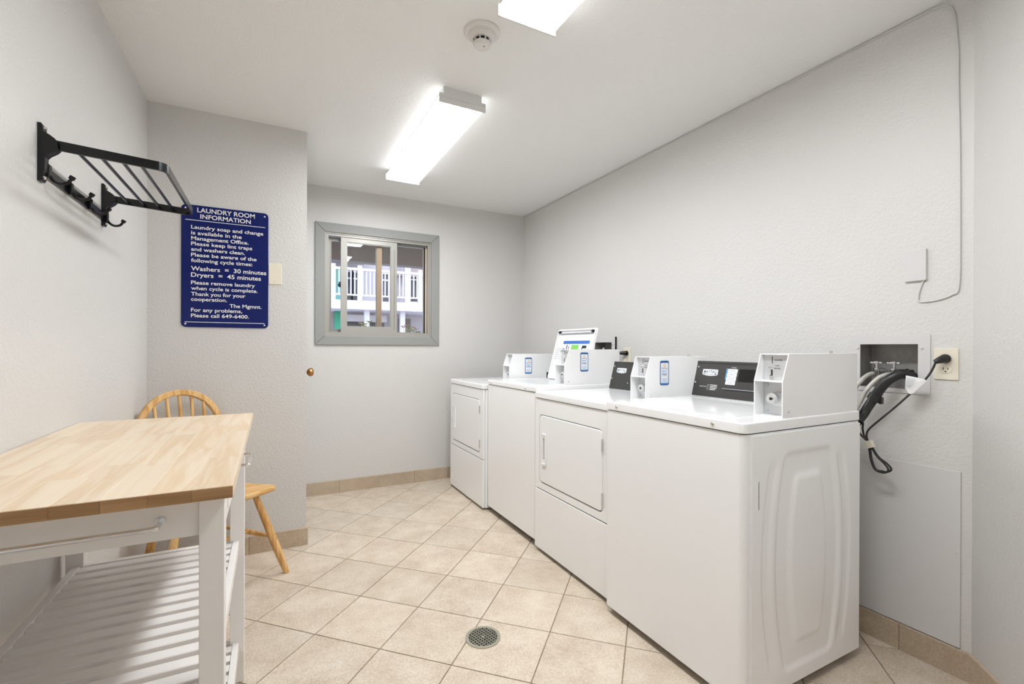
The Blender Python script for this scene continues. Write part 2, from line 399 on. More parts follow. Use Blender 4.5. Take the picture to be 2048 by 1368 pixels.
# ------------------------------------------------------------------ tile baseboards
def baseboard(name, p0, p1, cuts, nrm):
    """p0->p1 along the wall foot, cuts: distances of the joints, nrm: direction into the room"""
    p0 = Vector((*p0, 0)); p1 = Vector((*p1, 0)); d = (p1-p0); L = d.length; d.normalize(); n = Vector((*nrm, 0))
    e = empty_struct(name, p0)
    g = MB(p0); a = p0; b = p1
    q = [a, b, b+n*.006, a+n*.006]; g.prism([(v.x, v.y) for v in q], 'z', 0, BB-.002); g.build('grout_strip', GROUT, e, smooth=False)
    c = [0]+[x for x in cuts if 0 < x < L]+[L]
    for k in range(len(c)-1):
        s0, s1 = c[k]+.001, c[k+1]-.001
        if s1-s0 < .01: continue
        g = MB(p0); A = p0+d*s0; B = p0+d*s1; i = n*.009; j = n*.0075; dd = d*.0015
        g.add([A, B, B+i*.83, A+i*.83, A+dd+i, B-dd+i]+[v+Vector((0, 0, BB)) for v in (A, B, B+i*.7, A+i*.7)]+[v+Vector((0, 0, BB-.002)) for v in (A+dd+i, B-dd+i)],
              [(3, 4, 10, 9), (4, 5, 11, 10), (5, 2, 8, 11), (9, 10, 11, 8), (6, 9, 8, 7), (0, 3, 9, 6), (2, 1, 7, 8), (0, 1, 2, 5, 4, 3)])
        g.build('tile', BTILE, e, smooth=False)
baseboard('baseboard_back', (XC, YF), (XR, YF), [.304, .610, .914, 1.219, 1.524, 1.829], (0, -1))
baseboard('baseboard_closet', (XL, YC), (XC+.009, YC), [.163, .463], (0, -1))
baseboard('baseboard_right', (XR, DY), (XR, YF), [.208+.305*k for k in range(12)], (-1, 0))
baseboard('baseboard_left', (XL, YB), (XL, YC), [.12+.305*k for k in range(12)], (1, 0))
dn = Vector((-1, 1, 0)).normalized()
baseboard('baseboard_corner', (DX, DY), DE, [.305*k for k in range(1, 8)], (dn.x, dn.y))

# ------------------------------------------------------------------ window
win = empty_struct('window_1', (.808, YF, WZ0))
wo = (.808, YF, WZ0)
ox0, ox1, oz0, oz1 = .302, 1.316, 1.188, 2.159
cw = .072
for q in ([(ox0, oz1), (ox1, oz1), (ox1-cw, oz1-cw), (ox0+cw, oz1-cw)], [(ox0, oz0), (ox0+cw, oz0+cw), (ox1-cw, oz0+cw), (ox1, oz0)],
          [(ox0, oz0), (ox0, oz1), (ox0+cw, oz1-cw), (ox0+cw, oz0+cw)], [(ox1, oz1), (ox1, oz0), (ox1-cw, oz0+cw), (ox1-cw, oz1-cw)]):
    cx = sum(p[0] for p in q)/4; cz = sum(p[1] for p in q)/4
    q = [(p[0]+(cx-p[0])*.0016, p[1]+(cz-p[1])*.0016) for p in q]
    g = MB(wo); g.prism(q, 'y', YF-.016, YF)
    o = g.build('casing_board', CASING, win, smooth=False)
    mod = o.modifiers.new('edge', 'BEVEL'); mod.width = .003; mod.segments = 2
def rect(a0, a1, b0, b1): return [(a0, b0), (a1, b0), (a1, b1), (a0, b1)]
fx0, fx1, fz0, fz1 = WX0, WX1, WZ0, WZ1
g = MB(wo)                                               # aluminium outer frame with tracks
g.ring(rect(fx0, fx1, fz0, fz1), rect(fx0+.014, fx1-.014, fz0+.014, fz1-.014), 'y', YF-.004, YF+.095)
g.ring(rect(fx0+.014, fx1-.014, fz0+.014, fz1-.014), rect(fx0+.03, fx1-.03, fz0+.036, fz1-.03), 'y', YF+.004, YF+.012)
g.ring(rect(fx0+.014, fx1-.014, fz0+.014, fz1-.014), rect(fx0+.026, fx1-.026, fz0+.026, fz1-.026), 'y', YF+.044, YF+.05)
g.build('frame', ALU, win, smooth=False)
def sash(name, x0, x1, z0, z1, y0, y1, st, pane=True, mt=ALU):
    g = MB(wo); g.ring(rect(x0, x1, z0, z1), rect(x0+st[0], x1-st[1], z0+st[2], z1-st[3]), 'y', y0, y1)
    yb = (y0+y1)/2
    g.ring(rect(x0+st[0]-.002, x1-st[1]+.002, z0+st[2]-.002, z1-st[3]+.002), rect(x0+st[0]+.006, x1-st[1]-.006, z0+st[2]+.006, z1-st[3]-.006), 'y', yb-.006, yb+.006)
    o = g.build(name, mt, win, smooth=False)
    if pane:
        g = MB(wo); g.box(x0+st[0], x1-st[1], yb-.002, yb+.002, z0+st[2], z1-st[3]); g.build('pane', GLASS, o, smooth=False)
    return o
mv = sash('sliding_sash', .497, .95, fz0+.034, fz1-.026, YF+.014, YF+.04, (.044, .05, .048, .04))
g = MB(wo); g.rbox(.925, .931, YF+.004, YF+.014, 1.33, 2.0, .002); g.build('pull_rail', ALU, mv)
g = MB(wo); g.rbox(.481, .497, YF+.016, YF+.03, 1.655, 1.70, .003); g.rbox(.474, .484, YF+.02, YF+.026, 1.665, 1.682, .002); g.build('latch', RACK, mv)
fs_ = sash('fixed_sash', .79, 1.222, fz0+.024, fz1-.024, YF+.055, YF+.08, (.036, .024, .016, .016))
BRZ = mat('bronze_stile', rgb(178, 152, 120), .45, metal=.1)
g = MB(wo); g.box(.789, .827, YF+.0535, YF+.055, fz0+.03, fz1-.03); g.build('stile_cover', BRZ, fs_, smooth=False)
g = MB(wo); g.box(1.196, 1.208, YF+.0535, YF+.055, fz0+.04, fz1-.04); g.build('stile_gasket', DARK, fs_, smooth=False)
g = MB(wo); g.box(1.208, 1.222, YF+.0535, YF+.055, fz0+.03, fz1-.03); g.build('stile_cover', mat('beige_stile', rgb(222, 200, 176), .5), fs_, smooth=False)
sash('screen_frame', fx0+.022, .802, fz0+.026, fz1-.026, YF+.068, YF+.08, (.03, .012, .03, .026), pane=False)

# ================================================================== OUTSIDE
g = MB(); g.box(-30, 40, YF+.13, 60, -.5, -.35)
o = struct(g.build('ground', mat('paving', rgb(206, 202, 198), .9), smooth=False))
EXW = mat('outside_white', rgb(204, 204, 214), .5); EXL = mat('lilac_siding', rgb(176, 172, 180), .7); EXD = mat('dark_opening', rgb(60, 60, 66), .5)
EXS = mat('soffit_grey', rgb(226, 222, 220), .8); EXB = mat('beam_taupe', rgb(150, 138, 130), .8); EXG = mat('green_paint', rgb(60, 150, 122), .5)
EXBR = mat('brown_roof', rgb(150, 138, 138), .8)
cn = thing('walkway_canopy', 'grey soffit with a taupe edge beam over the walkway outside the window', 'canopy', (2.5, 5.3, 2.3))
g = MB((2.5, 5.3, 2.3)); g.box(-2.5, 7.5, YF+.125, 6.6, 2.56, 2.7); g.build('soffit', EXS, cn, smooth=False)
g = MB((2.5, 5.3, 2.3)); g.box(-2.5, 7.5, 6.42, 6.6, 2.31, 2.56); g.build('beam', EXB, cn, smooth=False)
for px_ in (-1.6, 7.0):
    g = MB((2.5, 5.3, 2.3)); g.box(px_, px_+.16, 6.43, 6.59, -.36, 2.31); g.build('post', EXW, cn, smooth=False)
BY = 16.2; bo = (4, 17.5, -.31)
bd = thing('apartment_building', 'lilac apartment block with a white balcony railing across the courtyard', 'building', bo)
def bp_(name, mt, *boxes):
    g = MB(bo)
    for b in boxes: g.box(*b)
    return g.build(name, mt, bd, smooth=False)
bp_('wall', EXL, (-4, 14, 18.0, 18.3, -.36, 7))
bp_('balcony_slab', EXW, (-4, 14, BY-.08, 18.0, 2.48, 2.77))
bp_('roof_fascia', EXW, (-4, 3.2, 16.0, 16.2, 4.32, 4.5)); bp_('roof', EXBR, (-4, 3.2, 16.0, 18.2, 4.5, 5.2))
bp_('top_rail', EXW, (-4, 14, BY-.05, BY+.05, 3.78, 3.86)); bp_('bottom_rail', EXW, (-4, 14, BY-.025, BY+.025, 2.93, 2.98))
g = MB(bo); g.box(-.018, .018, BY-.018, BY+.018, 2.98, 3.78)
bal = None
x = .6
while x < 7.2:
    g = MB((bo[0]-x*0, bo[1], bo[2])); g.box(x-.02, x+.02, BY-.018, BY+.018, 2.98, 3.78)
    if bal is None:
        bal = g.build('baluster', EXW, bd, smooth=False); b0 = x
    else:
        o = bal.copy(); COL.objects.link(o); o.location = (x-b0, 0, 0)
    x += .125
for px_ in (.45, 1.79, 2.63, 4.70, 6.9):
    bp_('rail_post', EXW, (px_-.07, px_+.07, BY-.07, BY+.07, 2.77, 3.95)); 
for px_ in (2.93, 4.17, 6.2): bp_('column', EXW, (px_-.085, px_+.085, BY+.3, BY+.47, -.36, 2.48))
for (x0, x1, z0, z1) in ((2.42, 2.62, 2.85, 3.98), (2.68, 2.88, 2.85, 3.98), (3.76, 3.98, 2.85, 4.0), (4.75, 5.3, 3.0, 4.1)):
    g = MB(bo); g.ring(rect(x0-.06, x1+.06, z0-.06, z1+.06), rect(x0, x1, z0, z1), 'y', 17.93, 18.0); f_ = g.build('window_frame', EXW, bd, smooth=False)
    g = MB(bo); g.box(x0, x1, 17.96, 18.0, z0, z1); g.build('window_pane', EXD, f_, smooth=False)
    g = MB(bo); g.box(x0, x1, 17.94, 17.965, z1-.26, z1-.2); g.build('glazing_bar', EXW, f_, smooth=False)
bp_('teal_siding', mat('teal_siding', rgb(140, 200, 190), .6), (1.2, 2.25, 17.9, 18.0, 2.77, 4.1))
bp_('lower_siding', EXL, (2.3, 3.75, 17.2, 17.3, 2.12, 2.36)); bp_('lower_recess', EXD, (2.3, 3.75, 17.6, 17.7, -.36, 2.12)); bp_('lower_recess', mat('brown_door', rgb(96, 84, 80), .6), (4.3, 4.75, 17.6, 17.7, -.36, 2.3))
bp_('porch_post', EXW, (4.5, 4.72, 17.5, 17.7, 2.77, 6))
g = MB(bo); g.prism([(4.2, 3.95), (5.6, 3.95), (5.6, 4.75)], 'y', 17.72, 17.95); g.build('gable', EXBR, bd, smooth=False)
bp_('pier', EXG, (1.98, 2.22, 17.45, 17.7, -.36, 2.47))
bd.location.z -= .05
# flowers in a box on the outside wall under the window
g = MB(); yb = YF+.125
g.ring(rect(.45, 1.2, yb, yb+.19), rect(.465, 1.185, yb+.014, yb+.176), 'z', .98, 1.15); g.box(.46, 1.19, yb+.01, yb+.18, .98, 1.12)
tag(g.build('window_planter', mat('planter_brown', rgb(110, 84, 66), .8), smooth=False), 'brown planter box fixed under the outside of the window', 'planter')
LEAF = mat('pale_leaf', rgb(196, 204, 150), .6); PINK = mat('pale_pink_petal', rgb(238, 206, 206), .6); CREAM = mat('cream_petal', rgb(240, 226, 178), .6)
def plant(x, y, h_, pm, label, sd):
    rn = random.Random(sd); e = thing('flowering_plant', label, 'plant', (x, y, 1.12), 'flowers outside the window')
    g = MB((x, y, 1.12)); tips = []
    for k in range(5):
        a = rn.uniform(0, 6.28); q = (x+math.cos(a)*.035, y+math.sin(a)*.03, 1.12+h_*rn.uniform(.75, 1)); tips.append(q)
        g.tube(bez([(x, y, 1.11), (x+math.cos(a)*.01, y+math.sin(a)*.01, 1.12+h_*.5), q], 4), .0025, 5)
    g.build('stem', LEAF, e)
    for k, q in enumerate(tips):
        g = MB((x, y, 1.12))
        for m_ in range(6):
            a = m_*PI/3+rn.uniform(-.2, .2); d = Vector((math.cos(a), math.sin(a), .5)); s_ = Vector((-math.sin(a), math.cos(a), 0))
            c = Vector(q); L = rn.uniform(.026, .038)
            g.add([c, c+d*L*.55+s_*.009, c+d*L+Vector((0, 0, .004)), c+d*L*.55-s_*.009, c+d*L*.55+Vector((0, 0, .006))], [(0, 1, 4), (1, 2, 4), (2, 3, 4), (3, 0, 4)])
        g.build('blossom' if k < 3 else 'leaf', pm if k < 3 else LEAF, e)
plant(.725, YF+.22, .275, CREAM, 'cream flower blooming just outside the sliding sash', 3)
plant(1.078, YF+.22, .24, PINK, 'pale pink flower outside the fixed window pane', 5)
plant(1.16, YF+.22, .225, PINK, 'pale pink flower outside the dark window stile', 8)

# ================================================================== CEILING FITTINGS
def fixture(y0, y1, label):
    x0, x1 = .722, .963; c = ((x0+x1)/2, (y0+y1)/2, ZC-.08); e = thing('ceiling_light', label, 'light', c, 'fluorescent ceiling lights')
    xm0, xm1 = x0+.022, x1-.022
    g = MB(c); g.box(xm0, xm1, y0+.004, y1-.004, ZC-.042, ZC); g.build('body', FIXT, e, smooth=False)
    pf = [(x0+.004, ZC-.04), (x0+.002, ZC-.062), (x0+.012, ZC-.074), (x1-.012, ZC-.074), (x1-.002, ZC-.062), (x1-.004, ZC-.04)]
    g = MB(c); g.prism(pf, 'y', y0+.004, y1-.004); o = g.build('lens', LENS, e, angle=20); o.data.materials.append(LENS_SIDE)
    for p_ in o.data.polygons: p_.material_index = 0 if p_.normal.z < -.9 else 1
    for a, b in ((y0-.004, y0+.004), (y1-.004, y1+.004)):
        g = MB(c); g.prism([(xm0-.002, ZC), (xm0-.002, ZC-.034), (x0-.002, ZC-.034), (x0-.002, ZC-.078), (x1+.002, ZC-.078), (x1+.002, ZC-.034), (xm1+.002, ZC-.034), (xm1+.002, ZC)], 'y', a, b)
        g.box(x0, x1, a-.002 if a < (y0+y1)/2 else b, a if a < (y0+y1)/2 else b+.002, ZC-.05, ZC-.046)
        g.build('end_cap', FIXT, e, smooth=False)
fixture(2.16, 3.345, 'lit white fluorescent ceiling light nearer the window')
fixture(.30, 1.505, 'lit white fluorescent ceiling light beside the smoke detector')
sc = (.751, 1.716, ZC-.062); sd = thing('smoke_detector', 'round white smoke detector on the ceiling', 'smoke detector', sc)
c = (.751, 1.716, ZC)
g = MB(sc); g.lathe(c, [(.052, 0), (.073, 0), (.073, -.006), (.068, -.011), (.056, -.012)], 40); g.build('trim_ring', PLASTW, sd)
g = MB(sc); g.lathe(c, [(.05, -.004), (.056, -.012), (.052, -.024), (.041, -.032), (.036, -.034)], 40); g.build('base', PLASTW, sd)
g = MB(sc); g.lathe(c, [(.03, -.03), (.031, -.046)], 24); g.build('sensor_core', DARK, sd)
g = MB(sc); g.lathe(c, [(.03, -.046), (.036, -.047), (.036, -.054), (.031, -.06), (.02, -.062)], 40)
for k in range(10):
    a = k*PI/5+.3; g.cyl((c[0]+.034*math.cos(a), c[1]+.034*math.sin(a), ZC-.033), (c[0]+.034*math.cos(a), c[1]+.034*math.sin(a), ZC-.048), .0028, n=6)
g.build('cover', PLASTW, sd)
g = MB(sc); g.cyl((c[0]+.004, c[1]-.01, ZC-.061), (c[0]+.004, c[1]-.01, ZC-.0632), .0025, n=8); g.build('indicator', DARK, sd)

# ================================================================== WALL THINGS, LEFT SIDE
# sign
so_ = (-.222, YC-.004, 1.277); sg = thing('information_sign', 'navy blue laundry room information sign with white lettering', 'sign', so_)
g = MB(so_); g.prism(rrect(-.427, -.017, 1.277, 1.932, .022), 'y', YC-.006, YC); g.build('panel', NAVY, sg, angle=60)
O = (0, YC-.006, 0); U = (1, 0, 0); V = (0, 0, 1)
LN = [("LAUNDRY ROOM", -.356, -.085, 1.896, .0235), ("INFORMATION", -.342, -.105, 1.863, .0225), ("Laundry soap and change", -.383, -.043, 1.805, .019),
      ("is available in the", -.383, -.149, 1.774, .019), ("Management Office.", -.383, -.115, 1.745, .019), ("Please keep lint traps", -.383, -.098, 1.716, .019),
      ("and washers clean.", -.383, -.133, 1.686, .019), ("Please be aware of the", -.383, -.076, 1.656, .019), ("following cycle times:", -.383, -.097, 1.626, .019),
      ("Washers  =  30 minutes", -.383, -.027, 1.581, .0225), ("Dryers  =  45 minutes", -.383, -.054, 1.547, .0225), ("Please remove laundry", -.383, -.084, 1.507, .019),
      ("when cycle is complete.", -.383, -.07, 1.477, .019), ("Thank you for your", -.383, -.13, 1.446, .019), ("cooperation.", -.383, -.218, 1.418, .019),
      ("The Mgmnt.", -.206, -.051, 1.388, .019), ("For any problems,", -.383, -.146, 1.36, .019), ("Please call 649-6400.", -.383, -.113, 1.33, .019)]
for t_, a, b, z, cp in LN:
    g = MB(so_); text(g, t_, O, U, V, a, b, z, cp, bold=.014); g.build('lettering_line', PRINTW, sg, smooth=False)
for b_ in ((-.409, -.034, 1.8495, 1.8525), (-.411, -.036, 1.3025, 1.3055)):
    g = MB(so_); plate(g, O, U, V, *b_, .0006); g.build('rule_line', PRINTW, sg, smooth=False)
for a, z in ((-.408, 1.913), (-.036, 1.913), (-.408, 1.294), (-.036, 1.294)):
    g = MB(so_); g.cyl((a, YC-.006, z), (a, YC-.0085, z), .0045, .003, 10); g.build('screw', PRINTW, sg)
# blank plate behind the sign edge
po = (.018, YC, 1.53); e = thing('blank_wall_plate', 'ivory blank wall plate beside the navy sign', 'wall plate', po)
g = MB(po); g.rbox(-.016, .052, YC-.0055, YC+.001, 1.531, 1.651, .0025); g.build('plate', IVORY, e)
for z in (1.546, 1.636):
    g = MB(po); g.cyl((.016, YC-.0055, z), (.016, YC-.007, z), .003, n=8); g.build('screw', STEEL, e)
# coat rack
ro = (XL, 2.015, 1.635); rk = thing('wall_rack', 'black metal wall rack with slatted shelf and coat hooks', 'rack', ro)
pf = [(0, 1.79), (.008, 1.79), (.012, 1.782), (.012, 1.768), (.026, 1.760), (.036, 1.752), (.042, 1.743), (.043, 1.725), (.036, 1.716), (.022, 1.705), (.016, 1.697), (.015, 1.66), (.012, 1.652), (.012, 1.638), (.008, 1.63), (0, 1.63)]
for yy in (1.745, 2.285):
    g = MB(ro); g.prism([(XL+a, z) for a, z in pf], 'y', yy-.013, yy+.013)
    br = g.build('bracket', RACK, rk, angle=25)
    for z in (1.779, 1.642):
        g = MB(ro); g.cyl((XL+.011, yy, z), (XL+.016, yy, z), .006, .004, 10); g.build('screw', CHROME, br)
zs, zt, xt, cr_ = 1.737, 1.722, XL+.285, .028
pth = [(XL+.036, 1.745, zs)]
for k in range(7):
    a = PI/2*k/6; pth.append((xt-cr_+cr_*math.sin(a), 1.745+cr_-cr_*math.cos(a), zt))
for k in range(7):
    a = PI/2*k/6; pth.append((xt-cr_+cr_*math.cos(a), 2.285-cr_+cr_*math.sin(a), zt))
pth.append((XL+.036, 2.285, zs))
g = MB(ro); g.tube(pth, 0, flat=(.008, .026, (0, 0, 1))); g.build('shelf_frame', RACK, rk, angle=30)
for q, z in ((.078, 1.731), (.128, 1.729), (.176, 1.727), (.220, 1.725)):
    g = MB(ro); g.cyl((XL+q, 1.745, z), (XL+q, 2.285, z), .0052, n=10); g.build('rod', RACK, rk)
g = MB(ro); g.rbox(XL, XL+.008, 1.745, 2.285, 1.652, 1.682, .001); g.build('hook_rail', RACK, rk)
for yy in (1.765, 1.93, 2.105, 2.285):
    g = MB(ro)
    g.rbox(XL+.006, XL+.018, yy-.011, yy+.011, 1.646, 1.686, .003)
    pts = bez([(XL+.015, yy, 1.655), (XL+.024, yy, 1.642), (XL+.038, yy, 1.636), (XL+.054, yy, 1.641), (XL+.063, yy, 1.655)], 5)
    g.tube(pts, .0045, 8); g.cyl((XL+.061, yy, 1.652), (XL+.066, yy, 1.661), .0075, n=10)
    g.build('hook', RACK, rk)

# ================================================================== KITCHEN CART
to = (-.319, 1.525, 0); tb = thing('folding_table', 'white work table with butcher block top and two slatted shelves', 'table', to)
tx0, tx1, ty0, ty1, tz0, tz1 = XL+.002, -.063, 1.0, 2.05, .894, .917
g = MB(to); g.box(tx0+.004, tx1-.004, ty0+.004, ty1-.004, tz0+.003, tz1-.002); top = g.build('tabletop', CORE, tb, smooth=False)
nx = 8; wx = (tx1-tx0)/nx
for i in range(nx):
    rn = random.Random(40+i); cuts = [ty0]; y = ty0+rn.uniform(.18, .42)
    while y < ty1-.09: cuts.append(y); y += rn.uniform(.3, .48)
    cuts.append(ty1)
    for k in range(len(cuts)-1):
        a0 = tx0+i*wx; c = ((a0+wx/2), (cuts[k]+cuts[k+1])/2, (tz0+tz1)/2)
        g = MB(); g.rbox(a0-c[0]+.00005, a0-c[0]+wx-.00005, cuts[k]-c[1]+.00005, cuts[k+1]-c[1]-.00005, tz0-c[2], tz1-c[2], .0005, 1)
        o = g.build('stave', STAVE, top, smooth=False, origin=(0, 0, 0)); o.location = Vector(c)-Vector(to)
ENDG = wood('shaded_end_grain', rgb(148, 110, 70), rgb(160, 122, 80), rgb(174, 136, 94), .45, 'x', .9, .985, 1.015)  # end grain is darker wood; the edge's shade is mixed into this brown too
for i in range(nx):
    g = MB(); c = (tx0+wx*(i+.5), ty0-.0005, (tz0+tz1)/2); g.box(-wx/2+.0002, wx/2-.0002, -.0005, .0005, tz0-c[2]+.0005, tz1-c[2]-.0015)
    o = g.build('shaded_end_grain', ENDG, top, smooth=False, origin=(0, 0, 0)); o.location = Vector(c)-Vector(to)
lx = [(-.555, -.512), (-.126, -.083)]; ly = [(1.09, 1.133), (1.87, 1.913)]
for a in lx:
    for b in ly:
        g = MB(to); g.rbox(a[0], a[1], b[0], b[1], 0, tz0+.001, .002); g.build('leg', TWHITE, tb)
az = .80
g = MB(to); g.rbox(-.512, -.126, 1.098, 1.116, az, tz0+.001, .002); g.build('end_apron', TWHITE, tb)
g = MB(to); g.rbox(-.512, -.126, 1.888, 1.906, az, tz0+.001, .002); g.build('end_apron', TWHITE, tb)
g = MB(to); g.rbox(-.55, -.532, 1.133, 1.87, az, tz0+.001, .002); g.build('side_apron', TWHITE, tb)
g = MB(to); g.ring(rect(1.133, 1.87, az, tz0+.001), rect(1.20, 1.80, az+.012, tz0-.008), 'x', -.103, -.086); g.build('side_apron', TWHITE, tb, smooth=False)
g = MB(to); g.rbox(-.1, -.084, 1.203, 1.797, az+.015, tz0-.011, .002); g.box(-.45, -.1, 1.21, 1.79, az+.018, az+.026); dr = g.build('drawer', TWHITE, tb)
g = MB(to); g.tube(bez([(-.084, 1.475, .846), (-.062, 1.475, .846), (-.054, 1.48, .846), (-.054, 1.55, .846), (-.054, 1.615, .846), (-.062, 1.622, .846), (-.084, 1.622, .846)], 4), .0042, 8); g.build('bar_handle', CHROME, dr)
g = MB(to); g.tube(bez([(-.188, 1.1, .838), (-.188, 1.066, .838), (-.194, 1.056, .838), (-.25, 1.055, .838), (-.32, 1.055, .838), (-.444, 1.055, .838), (-.45, 1.066, .838), (-.45, 1.1, .838)], 5), .0048, 10)
for a in (-.188, -.45): g.cyl((a, 1.099, .838), (a, 1.094, .838), .009, n=12)
g.build('towel_rail', CHROME, tb)
for zt_ in (.495, .14):
    sh = None
    g = MB(to)
    g.rbox(-.118, -.099, 1.133, 1.87, zt_-.03, zt_+.003, .002); g.rbox(-.539, -.52, 1.133, 1.87, zt_-.03, zt_+.003, .002)
    g.rbox(-.33, -.312, 1.133, 1.87, zt_-.034, zt_-.014, .002); g.rbox(-.512, -.126, 1.88, 1.9, zt_-.032, zt_-.002, .002); g.rbox(-.512, -.126, 1.105, 1.125, zt_-.032, zt_-.002, .002)
    sh = g.build('shelf', TWHITE, tb)
    s0 = None
    for k in range(14):
        yy = 1.862-.0533*k
        if s0 is None:
            g = MB(to); g.rbox(-.52, -.118, yy-.034, yy, zt_-.02, zt_, .0015, 1); s0 = g.build('slat', TWHITE, sh); y_0 = yy
        else:
            o = s0.copy(); COL.objects.link(o); o.parent = sh; o.location = (0, yy-y_0, 0)

# ================================================================== CHAIR
aa = math.radians(35); n2 = Vector((math.sin(aa), -math.cos(aa), 0)); l2 = Vector((math.cos(aa), math.sin(aa), 0))
cb_ = Vector((-.372, 2.79, 0))                 # foot of the back, middle
def ch(f, s, z): return cb_+n2*f+l2*s+Vector((0, 0, z))
co_ = tuple(ch(.15, 0, 0)); chair = thing('windsor_chair', 'honey pine bow-back spindle chair in the corner behind the table', 'chair', co_)
zs0, zs1 = .43, .457
half = [(-.05, 0), (-.048, .10), (-.03, .165), (.02, .195), (.10, .212), (.20, .232), (.27, .262), (.305, .266), (.326, .252), (.336, .2), (.345, .1), (.35, 0)]
outl = [(f, s) for f, s in half]+[(f, -s) for f, s in half[-2:0:-1]]
g = MB(co_); n_o = len(outl); cen = (.15, 0)
def sc_(p, k): return (cen[0]+(p[0]-cen[0])*k, cen[1]+(p[1]-cen[1])*k)
rings = [([sc_(p, .93) for p in outl], zs0), ([sc_(p, .985) for p in outl], zs0+.006), (outl, zs0+.014), ([sc_(p, .995) for p in outl], zs1-.003), ([sc_(p, .97) for p in outl], zs1), ([sc_(p, .6) for p in outl], zs1-.007)]
vs = [ch(p[0], p[1], z) for R_, z in rings for p in R_]; fs = []
for k in range(len(rings)-1):
    for i in range(n_o): fs.append((k*n_o+i, k*n_o+(i+1) % n_o, (k+1)*n_o+(i+1) % n_o, (k+1)*n_o+i))
fs += [tuple(range(n_o-1, -1, -1)), tuple(range((len(rings)-1)*n_o, len(rings)*n_o))]
g.add(vs, fs); g.build('seat', CHAIRS, chair, angle=45)
legs = {}
for nm, (f0, s0_, f1, s1_) in dict(a=(.27, .17, .355, .295), b=(.27, -.17, .355, -.295), c=(.02, .12, -.015, .20), d=(.02, -.12, -.015, -.20)).items():
    g = MB(co_); p = ch(f0, s0_, zs0+.012); q = ch(f1, s1_, 0); legs[nm] = (p, q)
    k = 9; pts = [p.lerp(q, t/(k-1)) for t in range(k)]
    g.tube(pts, 0, 14, radii=[.014, .0155, .0165, .0175, .0185, .019, .0185, .0165, .0135]); g.build('leg', CHAIRW, chair)
def lp(nm, z): p, q = legs[nm]; return p.lerp(q, (p.z-z)/(p.z-q.z))
for nm0, nm1 in (('a', 'c'), ('b', 'd')):
    p, q = lp(nm0, .2), lp(nm1, .225); g = MB(co_); g.tube([p.lerp(q, t/6) for t in range(7)], 0, 10, radii=[.007, .010, .0125, .0135, .0125, .010, .007]); g.build('stretcher', CHAIRW, chair)
p, q = lp('a', .2).lerp(lp('c', .225), .45), lp('b', .2).lerp(lp('d', .225), .45)
g = MB(co_); g.tube([p.lerp(q, t/6) for t in range(7)], 0, 10, radii=[.007, .010, .012, .0125, .012, .010, .007]); g.build('stretcher', CHAIRW, chair)
rec = .17                                       # recline: metres back per metre up
def back(s, z): return ch(.005-rec*(z-zs1), s, z)
zb_ = .765; rr = .182; pts = []
for k in range(5): pts.append((-.165-.017*k/4, zs1-.01+(zb_-zs1+.01)*k/4))
for k in range(1, 24): t = PI-PI*k/24; pts.append((rr*math.cos(t), zb_+.174*math.sin(t)))
for k in range(5): pts.append((.182-.017*k/4, zb_-(zb_-zs1+.01)*k/4))
bow_pts = [back(s, z) for s, z in pts]
g = MB(co_); bn = (n2*1+Vector((0, 0, rec))).normalized()
g.tube(bow_pts, 0, flat=(.029, .026, bn)); o = g.build('back_bow', CHAIRW, chair, angle=25)
mod = o.modifiers.new('edge', 'BEVEL'); mod.width = .004; mod.segments = 2; mod.limit_method = 'ANGLE'
for k in range(5):
    sb = (k-2)*.05; stp = (k-2)*.057; zt_ = zb_+.168*math.sqrt(max(.0, 1-(stp/.176)**2))
    g = MB(co_); p, q = back(sb, zs1-.008), back(stp, zt_); g.tube([p.lerp(q, t/6) for t in range(7)], 0, 10, radii=[.007, .0082, .0088, .0088, .0084, .008, .0074]); g.build('spindle', CHAIRW, chair)

# ================================================================== COIN LAUNDRY MACHINES
MW, MD = .683, .665
def foot_print(r, y0=0, y1=MW, x0=0, x1=MD, seg=6):
    """outline seen from above, rounded front corners (front is x0)"""
    pts = []
    for k in range(seg+1):
        t = PI+PI/2*k/seg; pts.append((x0+r+r*math.cos(t), y0+r+r*math.sin(t)))
    pts += [(x1, y0), (x1, y1)]
    for k in range(seg+1):
        t = PI/2+PI/2*k/seg; pts.append((x0+r+r*math.cos(t), y1-r+r*math.sin(t)))
    return pts
def loft(mb, rings):
    n = len(rings[0][0]); vs = [(x, y, z) for R_, z in rings for x, y in R_]; fs = []
    for k in range(len(rings)-1):
        for i in range(n): fs.append((k*n+i, k*n+(i+1) % n, (k+1)*n+(i+1) % n, (k+1)*n+i))
    fs += [tuple(range(n-1, -1, -1)), tuple(range((len(rings)-1)*n, len(rings)*n))]
    mb.add(vs, fs)
def hole_plate(mb, a0, a1, b0, b1, c0, c1, d0, d1, r, x0, x1):
    """plate in the y/z plane with a rounded opening"""
    inner = rrect(c0, c1, d0, d1, r, 6); outer = []
    n = len(inner)//4
    for s, (ya, za) in enumerate(((a1, b1), (a0, b1), (a0, b0), (a1, b0))):
        for k in range(n):
            p = inner[s*n+k]; q = (k/(n-1))
            # walk round the corner of the outer rectangle
            cor = (ya, za); e0 = {0: (a1, p[1]), 1: (p[0], b1), 2: (a0, p[1]), 3: (p[0], b0)}[s]; e1 = {0: (p[0], b1), 1: (a0, p[1]), 2: (p[0], b0), 3: (a1, p[1])}[s]
            outer.append(e0 if q < .5 else (e1 if q > .5 else cor))
    mb.ring(outer, inner, 'x', x0, x1)
